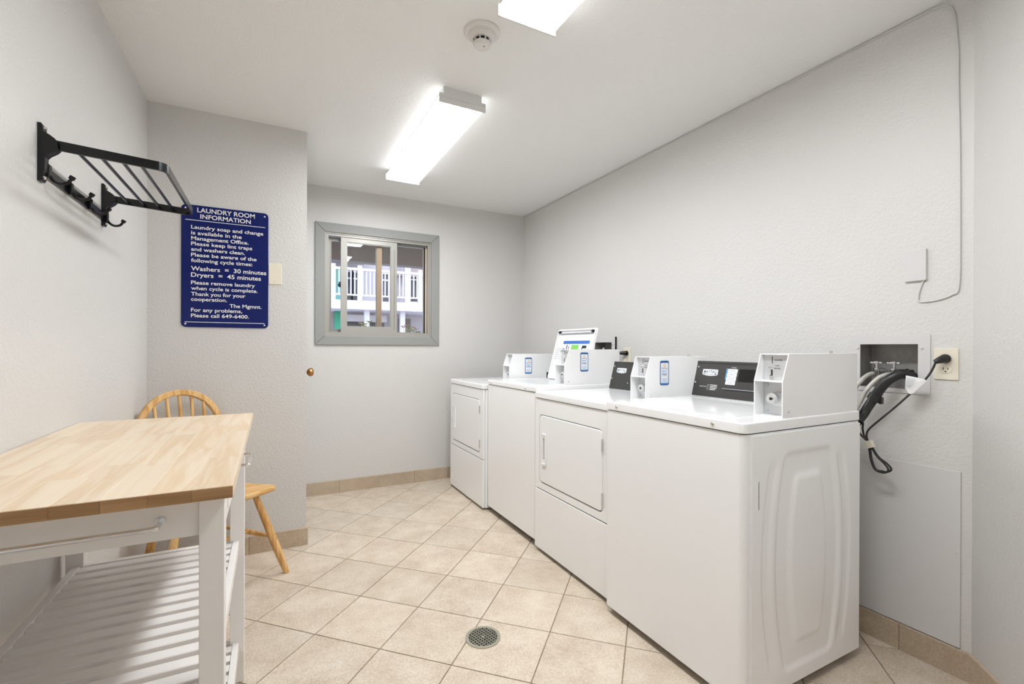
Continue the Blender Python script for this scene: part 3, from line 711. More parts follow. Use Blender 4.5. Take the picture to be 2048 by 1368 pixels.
def sticker(m_, y, x0, x1, z0, z1, shiny):
    O = (x0, y, z0); U = (1, 0, 0); V = (0, 0, 1); W_, H_ = x1-x0, z1-z0
    g = MB(); plate(g, O, U, V, 0, W_, 0, H_, .0008, .009); st = g.build('phone_sticker', STNAVY, m_, angle=60); st['label'] = 'navy and white phone-shaped sticker'
    g = MB(); plate(g, O, U, V, .0045, W_-.0045, .0115, H_-.011, .0003, .003, base=.0008); g.build('sticker_face', STWHITE, st, smooth=False)
    g = MB(); text(g, 'PayRange', O, U, V, .010, W_-.010, H_-.040, .006, .01, .0013); text(g, 'FREE', O, U, V, .014, W_-.014, H_-.073, .0105, .015, .0013)
    g.build('sticker_lettering', STNAVY, st, smooth=False)
    g = MB(); text(g, 'FIRST', O, U, V, .013, W_-.013, H_-.057, .0095, .012, .0013)
    g.build('sticker_lettering', STSKY, st, smooth=False)
    for k in range(3):
        g = MB(); plate(g, O, U, V, .014, W_-.014, .030-.0065*k, .0315-.0065*k, .0003, base=.0012); g.build('sticker_bar', STSKY, st, smooth=False)
    g = MB(); plate(g, O, U, V, .006, W_-.006, .006, .0095, .0003, base=.0008); g.build('sticker_bar', STSKY, st, smooth=False)
    g = MB(); cx, cz = W_/2, H_-.025; k = 18
    oo = [(x0+cx+.0075*math.cos(2*PI*i/k), z0+cz+.0075*math.sin(2*PI*i/k)) for i in range(k)]; ii = [(x0+cx+.005*math.cos(2*PI*i/k), z0+cz+.005*math.sin(2*PI*i/k)) for i in range(k)]
    g.ring(oo, ii, 'y', y-.0015, y-.0010); g.build('sticker_ring', STORANGE, st, smooth=False)
def coin_box(m_, y0, y1, xf, xt, xr, zb, zk, zt):
    """metal coin box with two recesses in its front"""
    t = .0035; side = [(xf, zb), (xf, zk), (xt, zt), (xr, zt), (xr, zb)]
    g = MB()
    g.prism(side, 'y', y0, y0+t); g.prism(side, 'y', y1-t, y1)
    g.box(xt, xr, y0+t, y1-t, zt-t, zt); g.box(xr-t, xr, y0+t, y1-t, zb, zt-t)
    g.box(xf, xf+.05, y0+t, y1-t, zk-.003, zk+.001)                # shelf between the recesses
    g.box(xf, xf+.05, y0+t, y1-t, zb, zb+.003)
    g.box(xf+.0565, xr-t, y0+t, y1-t, zb, zt-t)
    box = g.build('coin_box', WHITE, m_, smooth=False)
    xp = xf+.047
    g = MB(); g.box(xp, xp+.003, y0+t, y1-t, zk+.001, zt-t); g.build('coin_plate', STEEL, box, smooth=False)
    O = (xp, y1, zk); U = (0, -1, 0); V = (0, 0, 1); h_ = zt-zk
    g = MB(); plate(g, O, U, V, .036, .0385, h_*.64, h_*.9, .0004)
    plate(g, O, U, V, .033, .0385, h_*.14, h_*.40, .0006, .0015); plate(g, O, U, V, .028, .036, h_*.12, h_*.2, .0006)
    g.build('coin_slot', DARK, box, smooth=False)
    g = MB(); text(g, 'QUARTERS', O, U, V, .046, .074, h_*.74, .0048, .01); text(g, 'COIN', O, U, V, .049, .063, h_*.535, .0042, .01); text(g, 'RETURN', O, U, V, .046, .067, h_*.43, .0042, .01)
    g.build('coin_lettering', PRINTK, box, smooth=False)
    g = MB(); g.cyl((xp, y1-.031, zk+h_*.5), (xp-.008, y1-.031, zk+h_*.5), .0052, .004, 12); g.cyl((xp, y1-.036, zk+h_*.1), (xp-.004, y1-.036, zk+h_*.1), .008, n=14); g.build('return_button', CHROME, box)
    xl_ = xf+.05
    g = MB(); g.box(xl_, xl_+.003, y0+t, y1-t-.001, zb+.003, zk-.003)
    g.build('lock_plate', STEEL, box, smooth=False)
    g = MB(); zc_ = (zb+zk)/2; yc_ = y1-.052
    g.rbox(xl_-.016, xl_, yc_-.034, yc_+.006, zc_-.024, zc_+.022, .003); g.cyl((xl_-.002, yc_, zc_), (xl_-.03, yc_, zc_), .02, n=28); g.cyl((xl_-.03, yc_, zc_), (xl_-.034, yc_, zc_), .0165, .015, 24)
    g.build('lock', STEEL, box)
    for z in (zk-.016, zb+.018):
        g = MB(); g.cyl((xl_, y1-.018, z), (xl_-.004, y1-.018, z), .006, .0045, 12); g.build('lock_screw', STEEL, box)
    g = MB(); g.cyl((xl_-.034, yc_, zc_), (xl_-.0346, yc_, zc_), .0055, n=12); g.box(xl_-.0348, xl_-.034, yc_-.008, yc_+.004, zc_-.002, zc_+.003); g.build('keyhole', DARK, box)
    g = MB(); g.cyl((xt+.27, y0+.012, zt), (xt+.27, y0+.012, zt+.009), .0062, n=12); g.cyl((xt+.27, y0+.012, zt+.009), (xt+.27, y0+.012, zt+.0115), .0045, n=10)
    g.cyl((xf+.03, y0, zb+.022), (xf+.03, y0-.003, zb+.022), .0048, .003, 10); g.build('fastener', CHROME, box)
    return box
def badge(parent, O, U, V, u0, u1, v0, v1):
    g = MB(); n = 10
    um = (u0+u1)/2
    pts = [(u0, v1), (u0-.0008, v0+.003), (u0+.003, v0)]+[(u0+.003+(u1-u0-.006)*k/n, v0-.004*math.sin(PI*k/n)) for k in range(1, n)]+[(u1-.003, v0), (u1+.0008, v0+.003), (u1, v1), (um, v1+.0008)]
    O = Vector(O); U = Vector(U); V = Vector(V).normalized(); N = U.cross(V); k = len(pts)
    g.add([O+U*a+V*b+N*.0003 for a, b in pts]+[O+U*a+V*b+N*.0018 for a, b in pts], [tuple(range(k)), tuple(range(2*k-1, k-1, -1))]+[(i, (i+1) % k, k+(i+1) % k, k+i) for i in range(k)])
    g.build('badge', STWHITE, parent, smooth=False)
    g = MB(); text(g, 'MAYTAG', O, U, V, u0+.006, u1-.006, v0+.0085, .0135, .012, .0022); plate(g, O, U, V, u0+.004, u0+.016, v0+.002, v0+.006, .0003, base=.0018); plate(g, O, U, V, u1-.016, u1-.004, v0+.002, v0+.006, .0003, base=.0018)
    g.build('badge_lettering', mat('badge_ink', rgb(52, 56, 78), .5), parent, smooth=False)
    g = MB(); plate(g, O, U, V, u0+.02, u1-.02, v0+.001, v0+.0035, .0003, base=.0018); g.build('badge_stripe', PRINTG, parent, smooth=False)
def console(m_, y0, y1, xb, zb, washer, deck):
    """sloping black control panel on a white housing; y1 is its far end"""
    V = Vector((.045, 0, .165)).normalized(); U = Vector((0, -1, 0)); N = U.cross(V); hgt = .171; O = Vector((xb, y1, zb)); wd = y1-y0
    g = MB(); top = O+V*hgt
    g.prism([(xb+.006, deck), (xb+.002, zb-.004), (top.x+.002, top.z-.002), (top.x+.03, top.z-.002), (MD-.02, deck+.06), (MD-.02, deck)], 'y', y0, y1-.002)
    g.build('console', WHITE, m_, smooth=False)
    g = MB(); plate(g, O, U, V, 0, wd, 0, hgt, .003, base=-.001)
    plate(g, O, U, V, 0, wd, hgt-.010, hgt-.006, .0022, base=.002)
    cp = g.build('control_panel', BLACKP, m_, smooth=False)
    g = MB()
    for u_, v_ in ((.011, .141), (.008, .064)): 
        c = O+U*u_+V*v_; g.cyl(c+N*.002, c+N*.0045, .0035, .0025, 10)
    if not washer:
        c = O+U*.157+V*.043; g.cyl(c+N*.002, c+N*.0045, .003, .002, 10)
    g.build('panel_screw', PRINTW, cp)
    O2 = O+N*.002
    badge(cp, O2, U, V, .042, .125, .103, .13)
    if washer:
        g = MB(); plate(g, O2, U, V, .163, .45, .040, .153, .004, .008)
        dp = g.build('display_surround', BLACKP, cp, angle=60)
        g = MB(); plate(g, O2, U, V, .165, .45, .0415, .0445, .0045, 0); g.build('surround_trim', PRINTG, cp, smooth=False)
        g = MB(); plate(g, O2, U, V, .238, .37, .080, .137, .0006, .003, base=.004); g.build('display_screen', BLACKD, cp, smooth=False)
        for k in range(4):
            b = .1185-.0186*k; a = .181-.0008*k
            g = MB(); plate(g, O2, U, V, a, a+.049, b, b+.0172, .0022, .001, base=.004); g.build('cycle_button', STWHITE, cp, smooth=False)
            g = MB(); plate(g, O2, U, V, a+.012, a+.040-.004*(k % 2), b+.0075, b+.0098, .0003, base=.0062); g.build('button_print', PRINTG, cp, smooth=False)
        g = MB(); plate(g, O2, U, V, .172, .177, .085, .137, .0003, base=.004); g.build('legend_strip', STSKY, cp, smooth=False)
        g = MB(); text(g, 'CYCLES', O2, U, V, .197, .221, .1405, .0042, .012, .0046); text(g, 'INSTRUCTIONS', O2, U, V, .038, .076, .044, .0042, .01, .0012)
        plate(g, O2, U, V, .081, .082, .031, .057, .0003, base=.001)
        for k in range(4):
            text(g, str(k+1), O2, U, V, .088, .0905, .0535-.0072*k, .004, .01, .0012)
            plate(g, O2, U, V, .097, .129+(.008, .011, .008, -.002)[k]*.6, .0538-.0072*k, .0568-.0072*k, .0003, base=.001)
        g.build('panel_lettering', PRINTW, cp, smooth=False)
def machine(kind, name, label, loc, zt, zg, zb, cb, con, stick=None, lid_open=False, emboss=False, coin_base=None):
    m_ = thing(name, label, 'washing machine' if kind == 'washer' else 'dryer', loc, 'coin laundry machines')
    r = .02
    g = MB()
    if kind == 'washer':
        loft(g, [(foot_print(r, x0=.003), zb), (foot_print(r), zb+.004), (foot_print(r), zg-.003), (foot_print(r, x0=.002), zg)])
        cab = g.build('cabinet', WHITE, m_, angle=40)
    else:
        loft(g, [(foot_print(r, x0=.016), zb), (foot_print(r, x0=.016), zg)]); cab = g.build('cabinet', WHITE, m_, angle=40)
        zsp = .363; d0, d1, dz0, dz1 = .062, .63, .408, .788
        g = MB(); hole_plate(g, .004, MW-.004, zsp+.0035, zg, d0-.003, d1+.003, dz0-.004, dz1+.004, .028, .001, .0148)
        g.build('front_panel', WHITE, m_, smooth=False)
        g = MB(); g.box(.005, .0163, .02, MW-.02, zb+.01, zg-.004); g.build('gap_shade', DARK, m_, smooth=False)  # dark sheet standing in for the shade inside the door and panel gaps
        for a in (0, MW):     # rounded corner strips of the upper and lower front
            pass
        g = MB(); g.rbox(-.001, .0165, .003, MW-.003, zb+.002, zsp-.002, .003, 3); g.build('lower_panel', WHITE, m_)
        g = MB(); prf = rrect(d0, d1, dz0, dz1, .026, 6)
        k = len(prf); cy_, cz_ = (d0+d1)/2, (dz0+dz1)/2
        def inset(q): return [(y+(-q if y > cy_ else q), z+(-q if z > cz_ else q)) for y, z in prf]
        rg = [(prf, .0145), (prf, .003), (inset(.0015), .0005), (inset(.005), -.0015)]
        vs = [(x, y, z) for R_, x in rg for y, z in R_]; fs = [(q*k+i, q*k+(i+1) % k, (q+1)*k+(i+1) % k, (q+1)*k+i) for q in range(3) for i in range(k)]
        fs += [tuple(range(k)), tuple(range(4*k-1, 3*k-1, -1))]
        g.add(vs, fs); dr_ = g.build('door', WHITE, m_, angle=40)
        hy, hz0, hz1 = .575, .515, .682
        g = MB(); g.ring(rrect(hy-.019, hy+.019, hz0, hz1, .005, 3), rrect(hy-.011, hy+.011, hz0+.022, hz1-.018, .003, 3), 'x', -.0075, -.001)
        g.rbox(-.010, -.004, hy-.021, hy+.021, hz1-.006, hz1+.006, .002); g.rbox(-.010, -.004, hy-.019, hy+.019, hz0-.005, hz0+.008, .002)
        g.build('handle', WTOP, dr_, angle=40)
        g = MB(); g.box(-.0022, -.0012, hy-.011, hy+.011, hz0+.022, hz1-.018); g.build('handle_cup', mat('handle_shade_grey', rgb(196, 196, 194), .4), dr_, smooth=False)
        for z in (.72, .47):
            g = MB(); g.rbox(-.004, .004, d0-.008, d0+.004, z-.028, z+.028, .0015); g.cyl((-.0045, d0-.004, z-.028), (-.0045, d0-.004, z+.028), .0035, n=10); g.build('hinge', CHROME, dr_)
        for y in (.022, MW-.022):
            g = MB(); g.cyl((.002, y, zg-.022), (-.001, y, zg-.022), .005, .003, 10); g.build('screw', STEEL, m_)
    g = MB(); loft(g, [(foot_print(r, .005, MW-.005, .006, MD-.01), zg-.001), (foot_print(r, .005, MW-.005, .006, MD-.01), zg+.006)]); g.build('top_seam_shade', DARK, m_, smooth=False)  # dark core added to draw the shadow line between cabinet and top
    g = MB(); e_ = .0035
    def fp(q): return foot_print(max(r+.002-q*.3, .006), -.003+q, MW+.003-q, -.004+q, MD-q*.2)
    loft(g, [(fp(.001), zg+.004), (fp(0), zg+.0055), (fp(0), zt-.006), (fp(.001), zt-.0028), (fp(.003), zt-.0008), (fp(.006), zt)])
    tp = g.build('top', WTOP, m_, angle=50)
    g = MB(); g.box(.03, MD-.03, .02, MW-.02, .02, zb+.002); g.build('base_frame', KICK, m_, smooth=False)
    for fx in (.07, MD-.07):
        for fy in (.07, MW-.07):
            g = MB(); g.cyl((fx, fy, 0), (fx, fy, .008), .022, n=16); g.cyl((fx, fy, .008), (fx, fy, zb+.001), .008, n=10); g.build('foot', RUBBER, m_)
    if kind == 'washer':
        for y in (.115, .605):
            g = MB(); g.cyl((-.003, y, zt-.018), (-.007, y, zt-.018), .0075, .005, 14); g.cyl((-.007, y, zt-.018), (-.0085, y, zt-.018), .0035, n=8); g.build('screw', CHROME, m_)
        ly0, ly1 = .135, .655
        if not lid_open:
            g = MB(); lf = [foot_print(.02, ly0-.06+q, ly1-q, .05+q, .475-q) for q in (0, .001, .004)]
            loft(g, [(lf[0], zt-.001), (lf[0], zt+.0008), (lf[1], zt+.0014), (lf[2], zt+.0018)]); lid = g.build('lid', WTOP, m_, angle=50)
            g = MB(); g.box(.0494, .0502, .27, .36, zt+.0002, zt+.0008); g.build('lid_notch', DARK, lid, smooth=False)
        else:
            # opening of the drum under the lifted lid
            g = MB(); g.prism(rrect(.09, .40, .13, .56, .06, 5), 'z', zt-.0005, zt+.0012); g.build('drum_opening', mat('drum_enamel', rgb(205, 206, 206), .3), m_, smooth=False)
            O = Vector((.418, .545, zt+.004)); U = Vector((0, -1, 0)); V = Vector((.105, 0, .365)).normalized(); N = U.cross(V)
            g = MB(); plate(g, O, U, V, 0, .455, 0, .375, .004, .016, base=-.012)
            pts = rrect(.004, .451, .004, .371, .014, 4); pin = rrect(.014, .441, .014, .361, .012, 4); k = len(pts)
            g.add([O+U*a+V*b-N*.008 for a, b in pts]+[O+U*a+V*b+N*.004 for a, b in pts]+[O+U*a+V*b-N*.008 for a, b in pin]+[O+U*a+V*b+N*.004 for a, b in pin],
                  [f_ for i in range(k) for f_ in ((i, (i+1) % k, k+(i+1) % k, k+i), (k+i, k+(i+1) % k, 3*k+(i+1) % k, 3*k+i), (2*k+i, 3*k+i, 3*k+(i+1) % k, 2*k+(i+1) % k))])
            lid = g.build('lid', WHITE, m_, angle=40); lid['label'] = 'white lid standing open with a printed label inside'
            P0 = O-N*.0075
            g = MB(); plate(g, P0, U, V, .03, .42, .335, .345, .006, .002); g.build('lid_gasket', PRINTG, lid, smooth=False)
            for u_ in (.022, .415):
                c = P0+U*u_+V*.35; g = MB(); g.cyl(c, c+N*.016, .010, .008, 14); g.build('lid_bumper', RUBBER, lid)
            g = MB(); plate(g, P0, U, V, .09, .40, .18, .285, .0006); lb = g.build('lid_label', STWHITE, lid, smooth=False)
            Q0 = P0+V*.032
            for pm, rects in ((STBLUE, ((.09, .40, .232, .255), (.09, .40, .15, .154), (.095, .12, .16, .20))), (STGREEN, ((.20, .285, .165, .225),)),
                              (PRINTK, ((.325, .375, .20, .22), (.325, .335, .18, .2), (.14, .15, .165, .225), (.165, .172, .165, .215)))):
                for q in rects:
                    g = MB(); plate(g, Q0, U, V, *q, .0005, base=.0007); g.build('label_print', pm, lid, smooth=False)
            for k in range(6):
                g = MB(); plate(g, P0, U, V, .018, .075-.008*(k % 3), .225-.014*k, .229-.014*k, .0004, base=.0002); g.build('label_print', PRINTG, lid, smooth=False)
            g = MB(); g.rbox(.418, .43, .548, .556, zt+.006, zt+.05, .002)
            plate(g, O+U*(-.004)-N*.014, (N*1.0), V, 0, .012, .03, .16, .003); g.build('lid_hinge', RACK, lid, smooth=False)
    if emboss:
        nxg, nzg = 110, 130; x0, x1, z0, z1 = .03, MD-.002, zb+.006, zg-.006; vs = []
        def ss(e0, e1, t):
            t = min(max((t-e0)/(e1-e0), 0), 1); return t*t*(3-2*t)
        for j in range(nzg+1):
            for i in range(nxg+1):
                X = x0+(x1-x0)*i/nxg; Z = z0+(z1-z0)*j/nzg
                def dist(cx, wt, wm, hz, zc=.455):
                    q = (Z-zc)/hz; hw = wt+(wm-wt)*max(1-q*q, -1); a = abs(X-cx)-hw; b = abs(Z-zc)-hz; rr_ = .035
                    a += rr_; b += rr_
                    return math.hypot(max(a, 0), max(b, 0))+min(max(a, b), 0)-rr_
                xc_ = .338; di = dist(xc_, .083, .122, .30); dm = dist(xc_, .142, .195, .375); do = dist(xc_, .205, .258, .378)
                hh = 0
                strip = (1-ss(-.008, .004, do))*ss(.012, .03, dm)*(1-ss(.30, .37, abs(Z-.455)))
                hh += .0045*strip                                         # shallow side channels
                hh += .0065*(1-ss(-.022, .0, dm))                          # sunken field
                hh -= .0065*(1-ss(-.03, -.002, di))                       # raised middle
                vs.append((X, hh-.0068, Z))
        fs = [(j*(nxg+1)+i, j*(nxg+1)+i+1, (j+1)*(nxg+1)+i+1, (j+1)*(nxg+1)+i) for j in range(nzg) for i in range(nxg)]
        # rim back to the cabinet
        B = len(vs); loop = [i for i in range(nxg+1)]+[(j)*(nxg+1)+nxg for j in range(1, nzg+1)]+[nzg*(nxg+1)+i for i in range(nxg-1, -1, -1)]+[j*(nxg+1) for j in range(nzg-1, 0, -1)]
        for i in loop: vs.append((vs[i][0], .0005, vs[i][2]))
        for k in range(len(loop)): fs.append((loop[k], B+k, B+(k+1) % len(loop), loop[(k+1) % len(loop)]))
        g = MB(); g.add(vs, fs); g.build('side_panel', WHITE, m_, angle=60)
        g = MB(); g.box(.0625, .065, -.0075, -.0066, .655, .745); g.build('side_slot', mat('slot_grey', rgb(120, 122, 124), .6), m_, smooth=False)
    y0, y1, xf, xt, xr, zk, zct = cb
    coin_box(m_, y0, y1, xf, xt, xr, zt-.0005, zk, zct)
    if con: console(m_, con[0], con[1], con[2], con[3], kind == 'washer', zt-.0005)
    if stick: sticker(m_, y0, *stick, True)
    return m_
# local x = depth behind the front, local y = distance from the near side
XW2, YW2 = 1.325, .957; machine('washer', 'coin_washer', 'white coin washer with closed lid, embossed side and sloping black control panel', (XW2, YW2, 0), .937, .898, .03,
        (.002, .107, .20, .235, .66, 1.061, 1.155), (.107, .643, .499, .946), emboss=True)
XD2, YD2 = 1.366, 1.650; machine('dryer', 'coin_dryer', 'white coin dryer standing between the two washing machines', (XD2, YD2, 0), .918, .881, .02,
        (.025, .13, .229, .261, .66, 1.033, 1.13), (.13, .63, .504, .922), stick=(.322, .381, .99, 1.111))
XW1, YW1 = 1.375, 2.343; machine('washer', 'coin_washer', 'white coin washer with its lid standing open', (XW1, YW1, 0), .943, .908, .042,
        (.017, .122, .214, .252, .645, 1.067, 1.162), (.122, .643, .50, .952), stick=(.332, .393, 1.024, 1.143), lid_open=True)
XD1, YD1 = 1.348, 3.036; machine('dryer', 'coin_dryer', 'white coin dryer standing next to the far wall', (XD1, YD1, 0), .906, .868, .016,
        (.02, .125, .219, .25, .645, 1.035, 1.124), (.125, .63, .504, .91), stick=(.352, .412, .974, 1.096))

# ================================================================== RIGHT WALL THINGS
def valve_box(y0, y1, z0, z1, fy0, fy1, fz0, fz1, label, valves):
    o0 = (XR, (y0+y1)/2, z0); e = thing('valve_box', label, 'valve box', o0, 'recessed washer valve boxes')
    g = MB(o0); g.ring(rect(fy0, fy1, fz0, fz1), rect(y0, y1, z0, z1), 'x', XR-.004, XR+.001)
    g.build('face_frame', SMOOTH, e, smooth=False)
    g = MB(o0); t = .001; d = XR+.085
    g.ring(rect(y0, y1, z0, z1), rect(y0+t, y1-t, z0+t, z1-t), 'x', XR-.002, d); g.box(d-.001, d, y0, y1, z0, z1)
    g.build('recess', GALV, e, smooth=False)
    for z in (z1-.015,):
        for y in (y0-.012, y1+.009):
            g = MB(o0); g.cyl((XR-.004, y, z), (XR-.008, y, z), .0055, .004, 12); g.build('screw', SMOOTH, e)
    for y in valves:
        g = MB(o0); x = XR+.035; zz = z0+.062
        g.cyl((XR+.084, y, zz), (x, y, zz), .008, n=12); g.cyl((x, y, zz-.016), (x, y, zz+.014), .012, n=14)
        g.cyl((x, y, zz+.014), (x, y, zz+.034), .005, n=10); g.cyl((x, y, zz+.004), (x-.018, y+.004, zz-.012), .011, n=14)
        v = g.build('valve', CHROME, e)
        g = MB(o0)
        for k in range(4):
            a = k*PI/2+.3; g.rbox(x+.012*math.cos(a)-.009, x+.012*math.cos(a)+.009, y+.012*math.sin(a)-.009, y+.012*math.sin(a)+.009, zz+.032, zz+.04, .003)
        g.cyl((x, y, zz+.03), (x, y, zz+.042), .011, n=14); g.build('valve_handle', CHROME, v)
    return e
valve_box(.848, 1.043, 1.018, 1.192, .811, 1.077, 1.002, 1.229, 'recessed valve box with a pale frame beside the embossed washer', (1.0, .94))
valve_box(2.632, 2.827, 1.035, 1.212, 2.59, 2.862, 1.018, 1.247, 'recessed valve box showing behind the open washer lid', (2.78, 2.70))
g = MB(); g.rbox(XR-.012, XR+.001, 2.581, 2.588, 1.03, 1.252, .002); tag(g.build('trim_strip', RACK), 'thin black strip along the edge of the far valve box', 'strip')
def outlet(yc, zc, label, upper_plug):
    o0 = (XR, yc, zc-.058); e = thing('wall_outlet', label, 'outlet', o0, 'ivory duplex outlets')
    g = MB(o0); g.rbox(XR-.0055, XR+.001, yc-.035, yc+.035, zc-.0575, zc+.0575, .0025); pl_ = g.build('plate', IVORY, e)
    for s in (-1, 1):
        z = zc+s*.0195
        k = 24; pts = []
        for i in range(k):
            a = 2*PI*i/k; pts.append((yc+.0172*math.cos(a), z+max(-.0135, min(.0135, .0172*math.sin(a)))))
        g = MB(o0); g.prism(pts, 'x', XR-.0075, XR-.005); rc = g.build('receptacle', IVORY, e, smooth=False)
        g = MB(o0)
        for dy, hh in ((.0065, .0045), (-.0065, .0037)): g.box(XR-.0079, XR-.0074, yc+dy-.0011, yc+dy+.0011, z+.003-hh, z+.003+hh)
        g.cyl((XR-.0074, yc, z-.008), (XR-.0079, yc, z-.008), .0025, n=10)
        g.build('slot', DARK, rc, smooth=False)
    g = MB(o0); g.cyl((XR-.0055, yc, zc), (XR-.007, yc, zc), .0032, n=10); g.build('screw', STEEL, e)
outlet(.7655, 1.119, 'ivory duplex outlet with a black plug beside the near valve box', True)
outlet(2.467, 1.117, 'ivory duplex outlet with a black plug behind the open-lidded washer', True)

def plug(e, o0, yc, z, dy, dz):
    g = MB(o0)
    g.cyl((XR-.0076, yc, z), (XR-.016, yc, z), .0165, .0165, 16); g.tube([(XR-.014, yc, z), (XR-.026, yc+dy*.2, z+dz*.2), (XR-.036, yc+dy*.6, z+dz*.6), (XR-.042, yc+dy, z+dz)], 0, 12, radii=[.0155, .014, .011, .008])
    g.build('plug', RUBBER, e)
co0 = (2.12, .87, .70)
pc = thing('power_cord', 'black power cord with a hanging loop and white tag plugged in by the valve box', 'cord', co0)
plug(pc, co0, .7655, 1.1385, .018, -.012)
c1 = bez([(XR-.038, .782, 1.128), (2.142, .79, 1.10), (2.135, .806, 1.065), (2.13, .846, 1.012), (2.12, .891, .954), (2.11, .938, .898), (2.10, .972, .855), (2.095, .978, .83), (2.095, .972, .805)], 8)
g = MB(co0); g.tube(c1, .0038, 8)
for dx in (0, .007):
    g.tube(bez([(2.095+dx, .972, .805), (2.098+dx, .962, .784), (2.1+dx, .943, .752), (2.1+dx, .92-dx, .73), (2.1+dx, .907-dx, .712), (2.1+dx, .912, .699), (2.1+dx, .928, .694+dx*.6), (2.1+dx, .95, .70), (2.1+dx, .964, .73), (2.1+dx, .97, .77), (2.097+dx, .974, .808)], 6), .0036, 8)
g.tube(bez([(2.095, .974, .806), (2.085, .982, .83), (2.06, .975, .86), (2.04, .967, .89), (2.0, .975, .905)], 8), .0036, 8)
g.tube(bez([(2.097, .974, .806), (2.08, .985, .825), (2.05, .985, .845), (2.0, .99, .855)], 6), .0036, 8)
g.build('cable', RUBBER, pc)
g = MB(co0); d = Vector((0, .012, .030)).normalized(); s_ = Vector((0, d.z, -d.y))
O = Vector((2.087, .962, .784)); g.prism([(q.y, q.z) for q in (O-s_*.009, O+s_*.009, O+s_*.009+d*.028, O-s_*.009+d*.028)], 'x', 2.088, 2.112); g.build('cord_tie', IVORY, pc, smooth=False)
g = MB(co0); Q = [(2.118, .860, 1.074), (2.122, .806, 1.063), (2.124, .800, 1.056), (2.117, .840, 1.006), (2.114, .848, 1.005), (2.112, .860, 1.028)]
g.add(Q+[(x+.0012, y, z) for x, y, z in Q], [tuple(range(6)), tuple(range(11, 5, -1))]+[(i, (i+1) % 6, 6+(i+1) % 6, 6+i) for i in range(6)]); tg = g.build('care_tag', PRINTW, pc, smooth=False)
O = Vector((2.1165, .858, 1.07)); U = Vector((0, -1, -.12)).normalized(); V = Vector((.09, -.12, 1)).normalized()
g = MB(co0)
for k in range(8): plate(g, O+Vector((-.003, 0, 0)), U, V, .003, .030-.0026*max(k-1, 0)*.6, -.006-.0045*k, -.0048-.0045*k, .0006)
g.build('tag_print', PRINTG, tg, smooth=False)
# second cord behind the far washer
co1 = (2.14, 2.47, .9); pc2 = thing('power_cord', 'black power cord plugged in behind the open-lidded washer', 'cord', co1)
plug(pc2, co1, 2.467, 1.1365, .05, 0)
g = MB(co1); g.tube(bez([(XR-.042, 2.517, 1.1365), (2.12, 2.56, 1.12), (2.1, 2.58, 1.05), (2.09, 2.56, .95), (2.05, 2.55, .88)], 6), .0038, 8); g.build('cable', RUBBER, pc2)
def hose(name, pts, r, mt, label, ribs=0, extra=None):
    P = bez(pts, 10 if not ribs else ribs)
    rad = [r*(1+.10*math.sin(i*PI*.999/1.0)) for i in range(len(P))] if not ribs else [r*(1.06 if i % 2 else .93) for i in range(len(P))]
    g = MB(); g.tube(P, 0, 14, radii=rad); o = g.build(name, mt, angle=80); return tag(o, label, 'hose')
hose('water_hose', [(2.203, 1.004, 1.072), (2.18, 1.012, 1.066), (2.15, 1.022, 1.045), (2.10, 1.03, 1.0), (2.05, 1.04, .93), (2.0, 1.05, .86)], .0085, BRAID, 'braided water hose on the valve next to the washer')['group'] = 'washer supply hoses'
hose('water_hose', [(2.203, .944, 1.072), (2.18, .955, 1.068), (2.16, .972, 1.052), (2.12, .992, 1.005), (2.07, 1.0, .94), (2.0, 1.01, .87)], .0085, BRAID, 'braided water hose running beside the black drain hose')['group'] = 'washer supply hoses'
dh = thing('drain_hose', 'black corrugated drain hose curving out of the valve box', 'hose', (2.1, .95, .88))
g = MB((2.1, .95, .88)); P = bez([(2.205, .845+.02, 1.03), (2.185, .866, 1.065), (2.15, .884, 1.077), (2.125, .912, 1.058), (2.115, .938, 1.022), (2.11, .957, .982)], 14)
g.tube(P, 0, 16, radii=[.0175*(1.05 if i % 2 else .95) for i in range(len(P))]); g.build('hose', RUBBER, dh, angle=80)
g = MB((2.1, .95, .88)); P2 = bez([(2.112, .952, .992), (2.10, .972, .95), (2.08, .985, .91), (2.03, .99, .875), (1.995, .995, .85)], 14)
g.tube(P2, 0, 16, radii=[.0165*(1.06 if i % 2 else .96) for i in range(len(P2))]); g.build('hose_sleeve', RUBBER, dh, angle=80)
g = MB((2.1, .95, .88)); q = P2[0]; r_ = P2[8]; g.cyl(q, r_, .0235, n=18); g.rbox(2.10, 2.118, .93, .94, .958, .985, .002); g.build('hose_clamp', RUBBER, dh)
g = MB((2.1, .95, .88)); g.rbox(XR-.03, XR+.005, .862, .902, 1.083, 1.093, .003); g.cyl((XR-.016, .876, 1.093), (XR-.016, .876, 1.097), .005, n=10); g.build('hose_clip', RUBBER, dh)

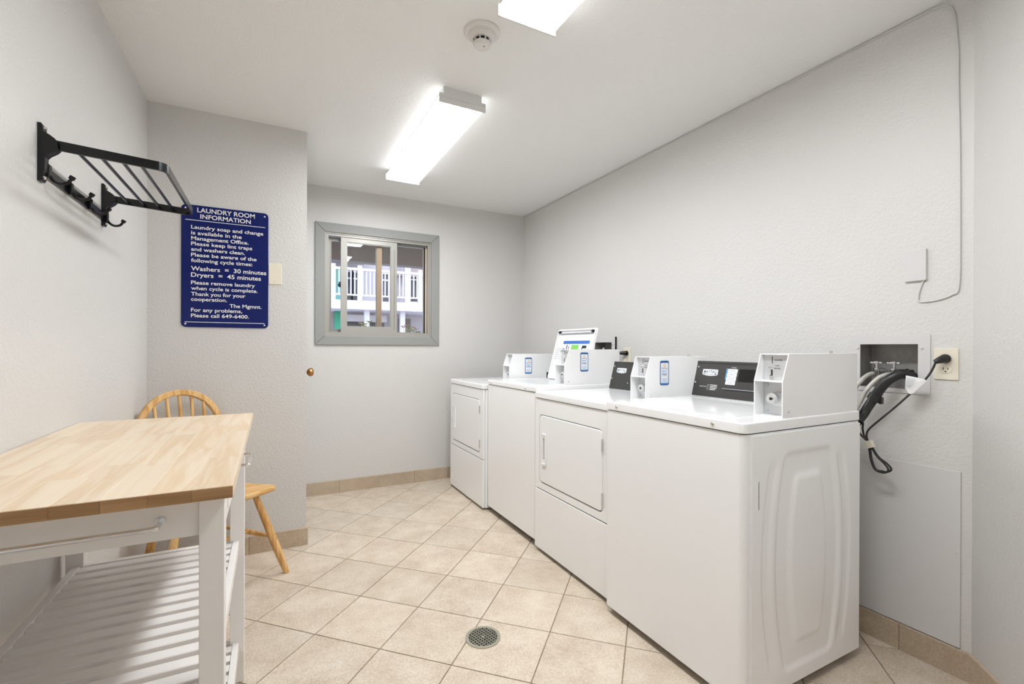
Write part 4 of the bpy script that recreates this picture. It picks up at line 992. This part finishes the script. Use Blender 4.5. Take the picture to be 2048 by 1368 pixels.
# jack plate and painted wire
jo = (XR, .853, 1.43); jp = thing('cover_plate', 'painted square cover plate high on the right wall', 'wall plate', jo)
g = MB(jo); g.rbox(XR-.012, XR+.001, .822, .889, 1.432, 1.551, .002); g.build('plate', SMOOTH, jp)
g = MB(jo); g.cyl((XR-.012, .855, 1.541), (XR-.014, .855, 1.541), .003, n=8); g.build('screw', SMOOTH, jp)
wp = [(XR-.004, .832, 1.434), (XR-.004, .843, 1.40), (XR-.004, .848, 1.37), (XR-.004, .846, 1.354), (XR-.004, .82, 1.351), (XR-.004, .785, 1.356), (XR-.004, .75, 1.37), (XR-.004, .731, 1.40), (XR-.004, .729, 1.6), (XR-.004, .731, 1.9), (XR-.004, .735, 2.1), (XR-.004, .737, 2.25), (XR-.004, .748, 2.385), (XR-.004, .765, 2.42), (XR-.004, .79, 2.434), (XR-.004, .83, 2.438), (XR-.004, 1.0, 2.438), (XR-.004, 2.0, 2.439), (XR-.004, 3.0, 2.438), (XR-.004, 3.94, 2.439)]
g = MB(); g.tube(bez(wp, 6), .0028, 6); tag(g.build('painted_wire', SMOOTH), 'thin painted-over wire running up the right wall from the cover plate', 'wire')
# smooth access panel
ao = (XR, .98, BB); ap = thing('access_panel', 'smooth painted access panel low on the right wall behind the washer', 'panel', ao)
g = MB(ao); g.rbox(XR-.006, XR+.001, .7225, 1.33, BB+.004, .735, .0015); g.build('sheet', SMOOTH, ap)
for y, z in ((.735, .44), (.85, .30), (.93, .47)):
    g = MB(ao); g.cyl((XR-.006, y, z), (XR-.0075, y, z), .004, .003, 8); g.build('screw', SMOOTH if y > .8 else STEEL, ap)

# ================================================================== FLOOR DRAIN
fo = (.762, 1.711, 0); fd = thing('floor_drain', 'round metal floor drain with a square grid', 'drain', fo)
g = MB(fo); k = 48
oo = [(fo[0]+.0715*math.cos(2*PI*i/k), fo[1]+.0715*math.sin(2*PI*i/k)) for i in range(k)]; ii = [(fo[0]+.059*math.cos(2*PI*i/k), fo[1]+.059*math.sin(2*PI*i/k)) for i in range(k)]
g.ring(oo, ii, 'z', 0, .003); g.build('rim', BRONZE, fd, smooth=False)
g = MB(fo); g.prism(ii, 'z', 0, .0004); g.build('sump', DARK, fd, smooth=False)
g = MB(fo)
for a0 in (0, PI/2):
    ca, sa = math.cos(a0+.25), math.sin(a0+.25)
    for q in range(-4, 5):
        d_ = q*.0125; L = math.sqrt(max(.0600**2-d_*d_, 0)); p_ = [(-L, d_-.0015), (L, d_-.0015), (L, d_+.0015), (-L, d_+.0015)]
        g.prism([(fo[0]+x*ca-y*sa, fo[1]+x*sa+y*ca) for x, y in p_], 'z', .0004, .0026)
g.cyl((fo[0], fo[1], .0004), (fo[0], fo[1], .003), .006, n=12)
g.build('grate', BRONZE, fd, smooth=False)
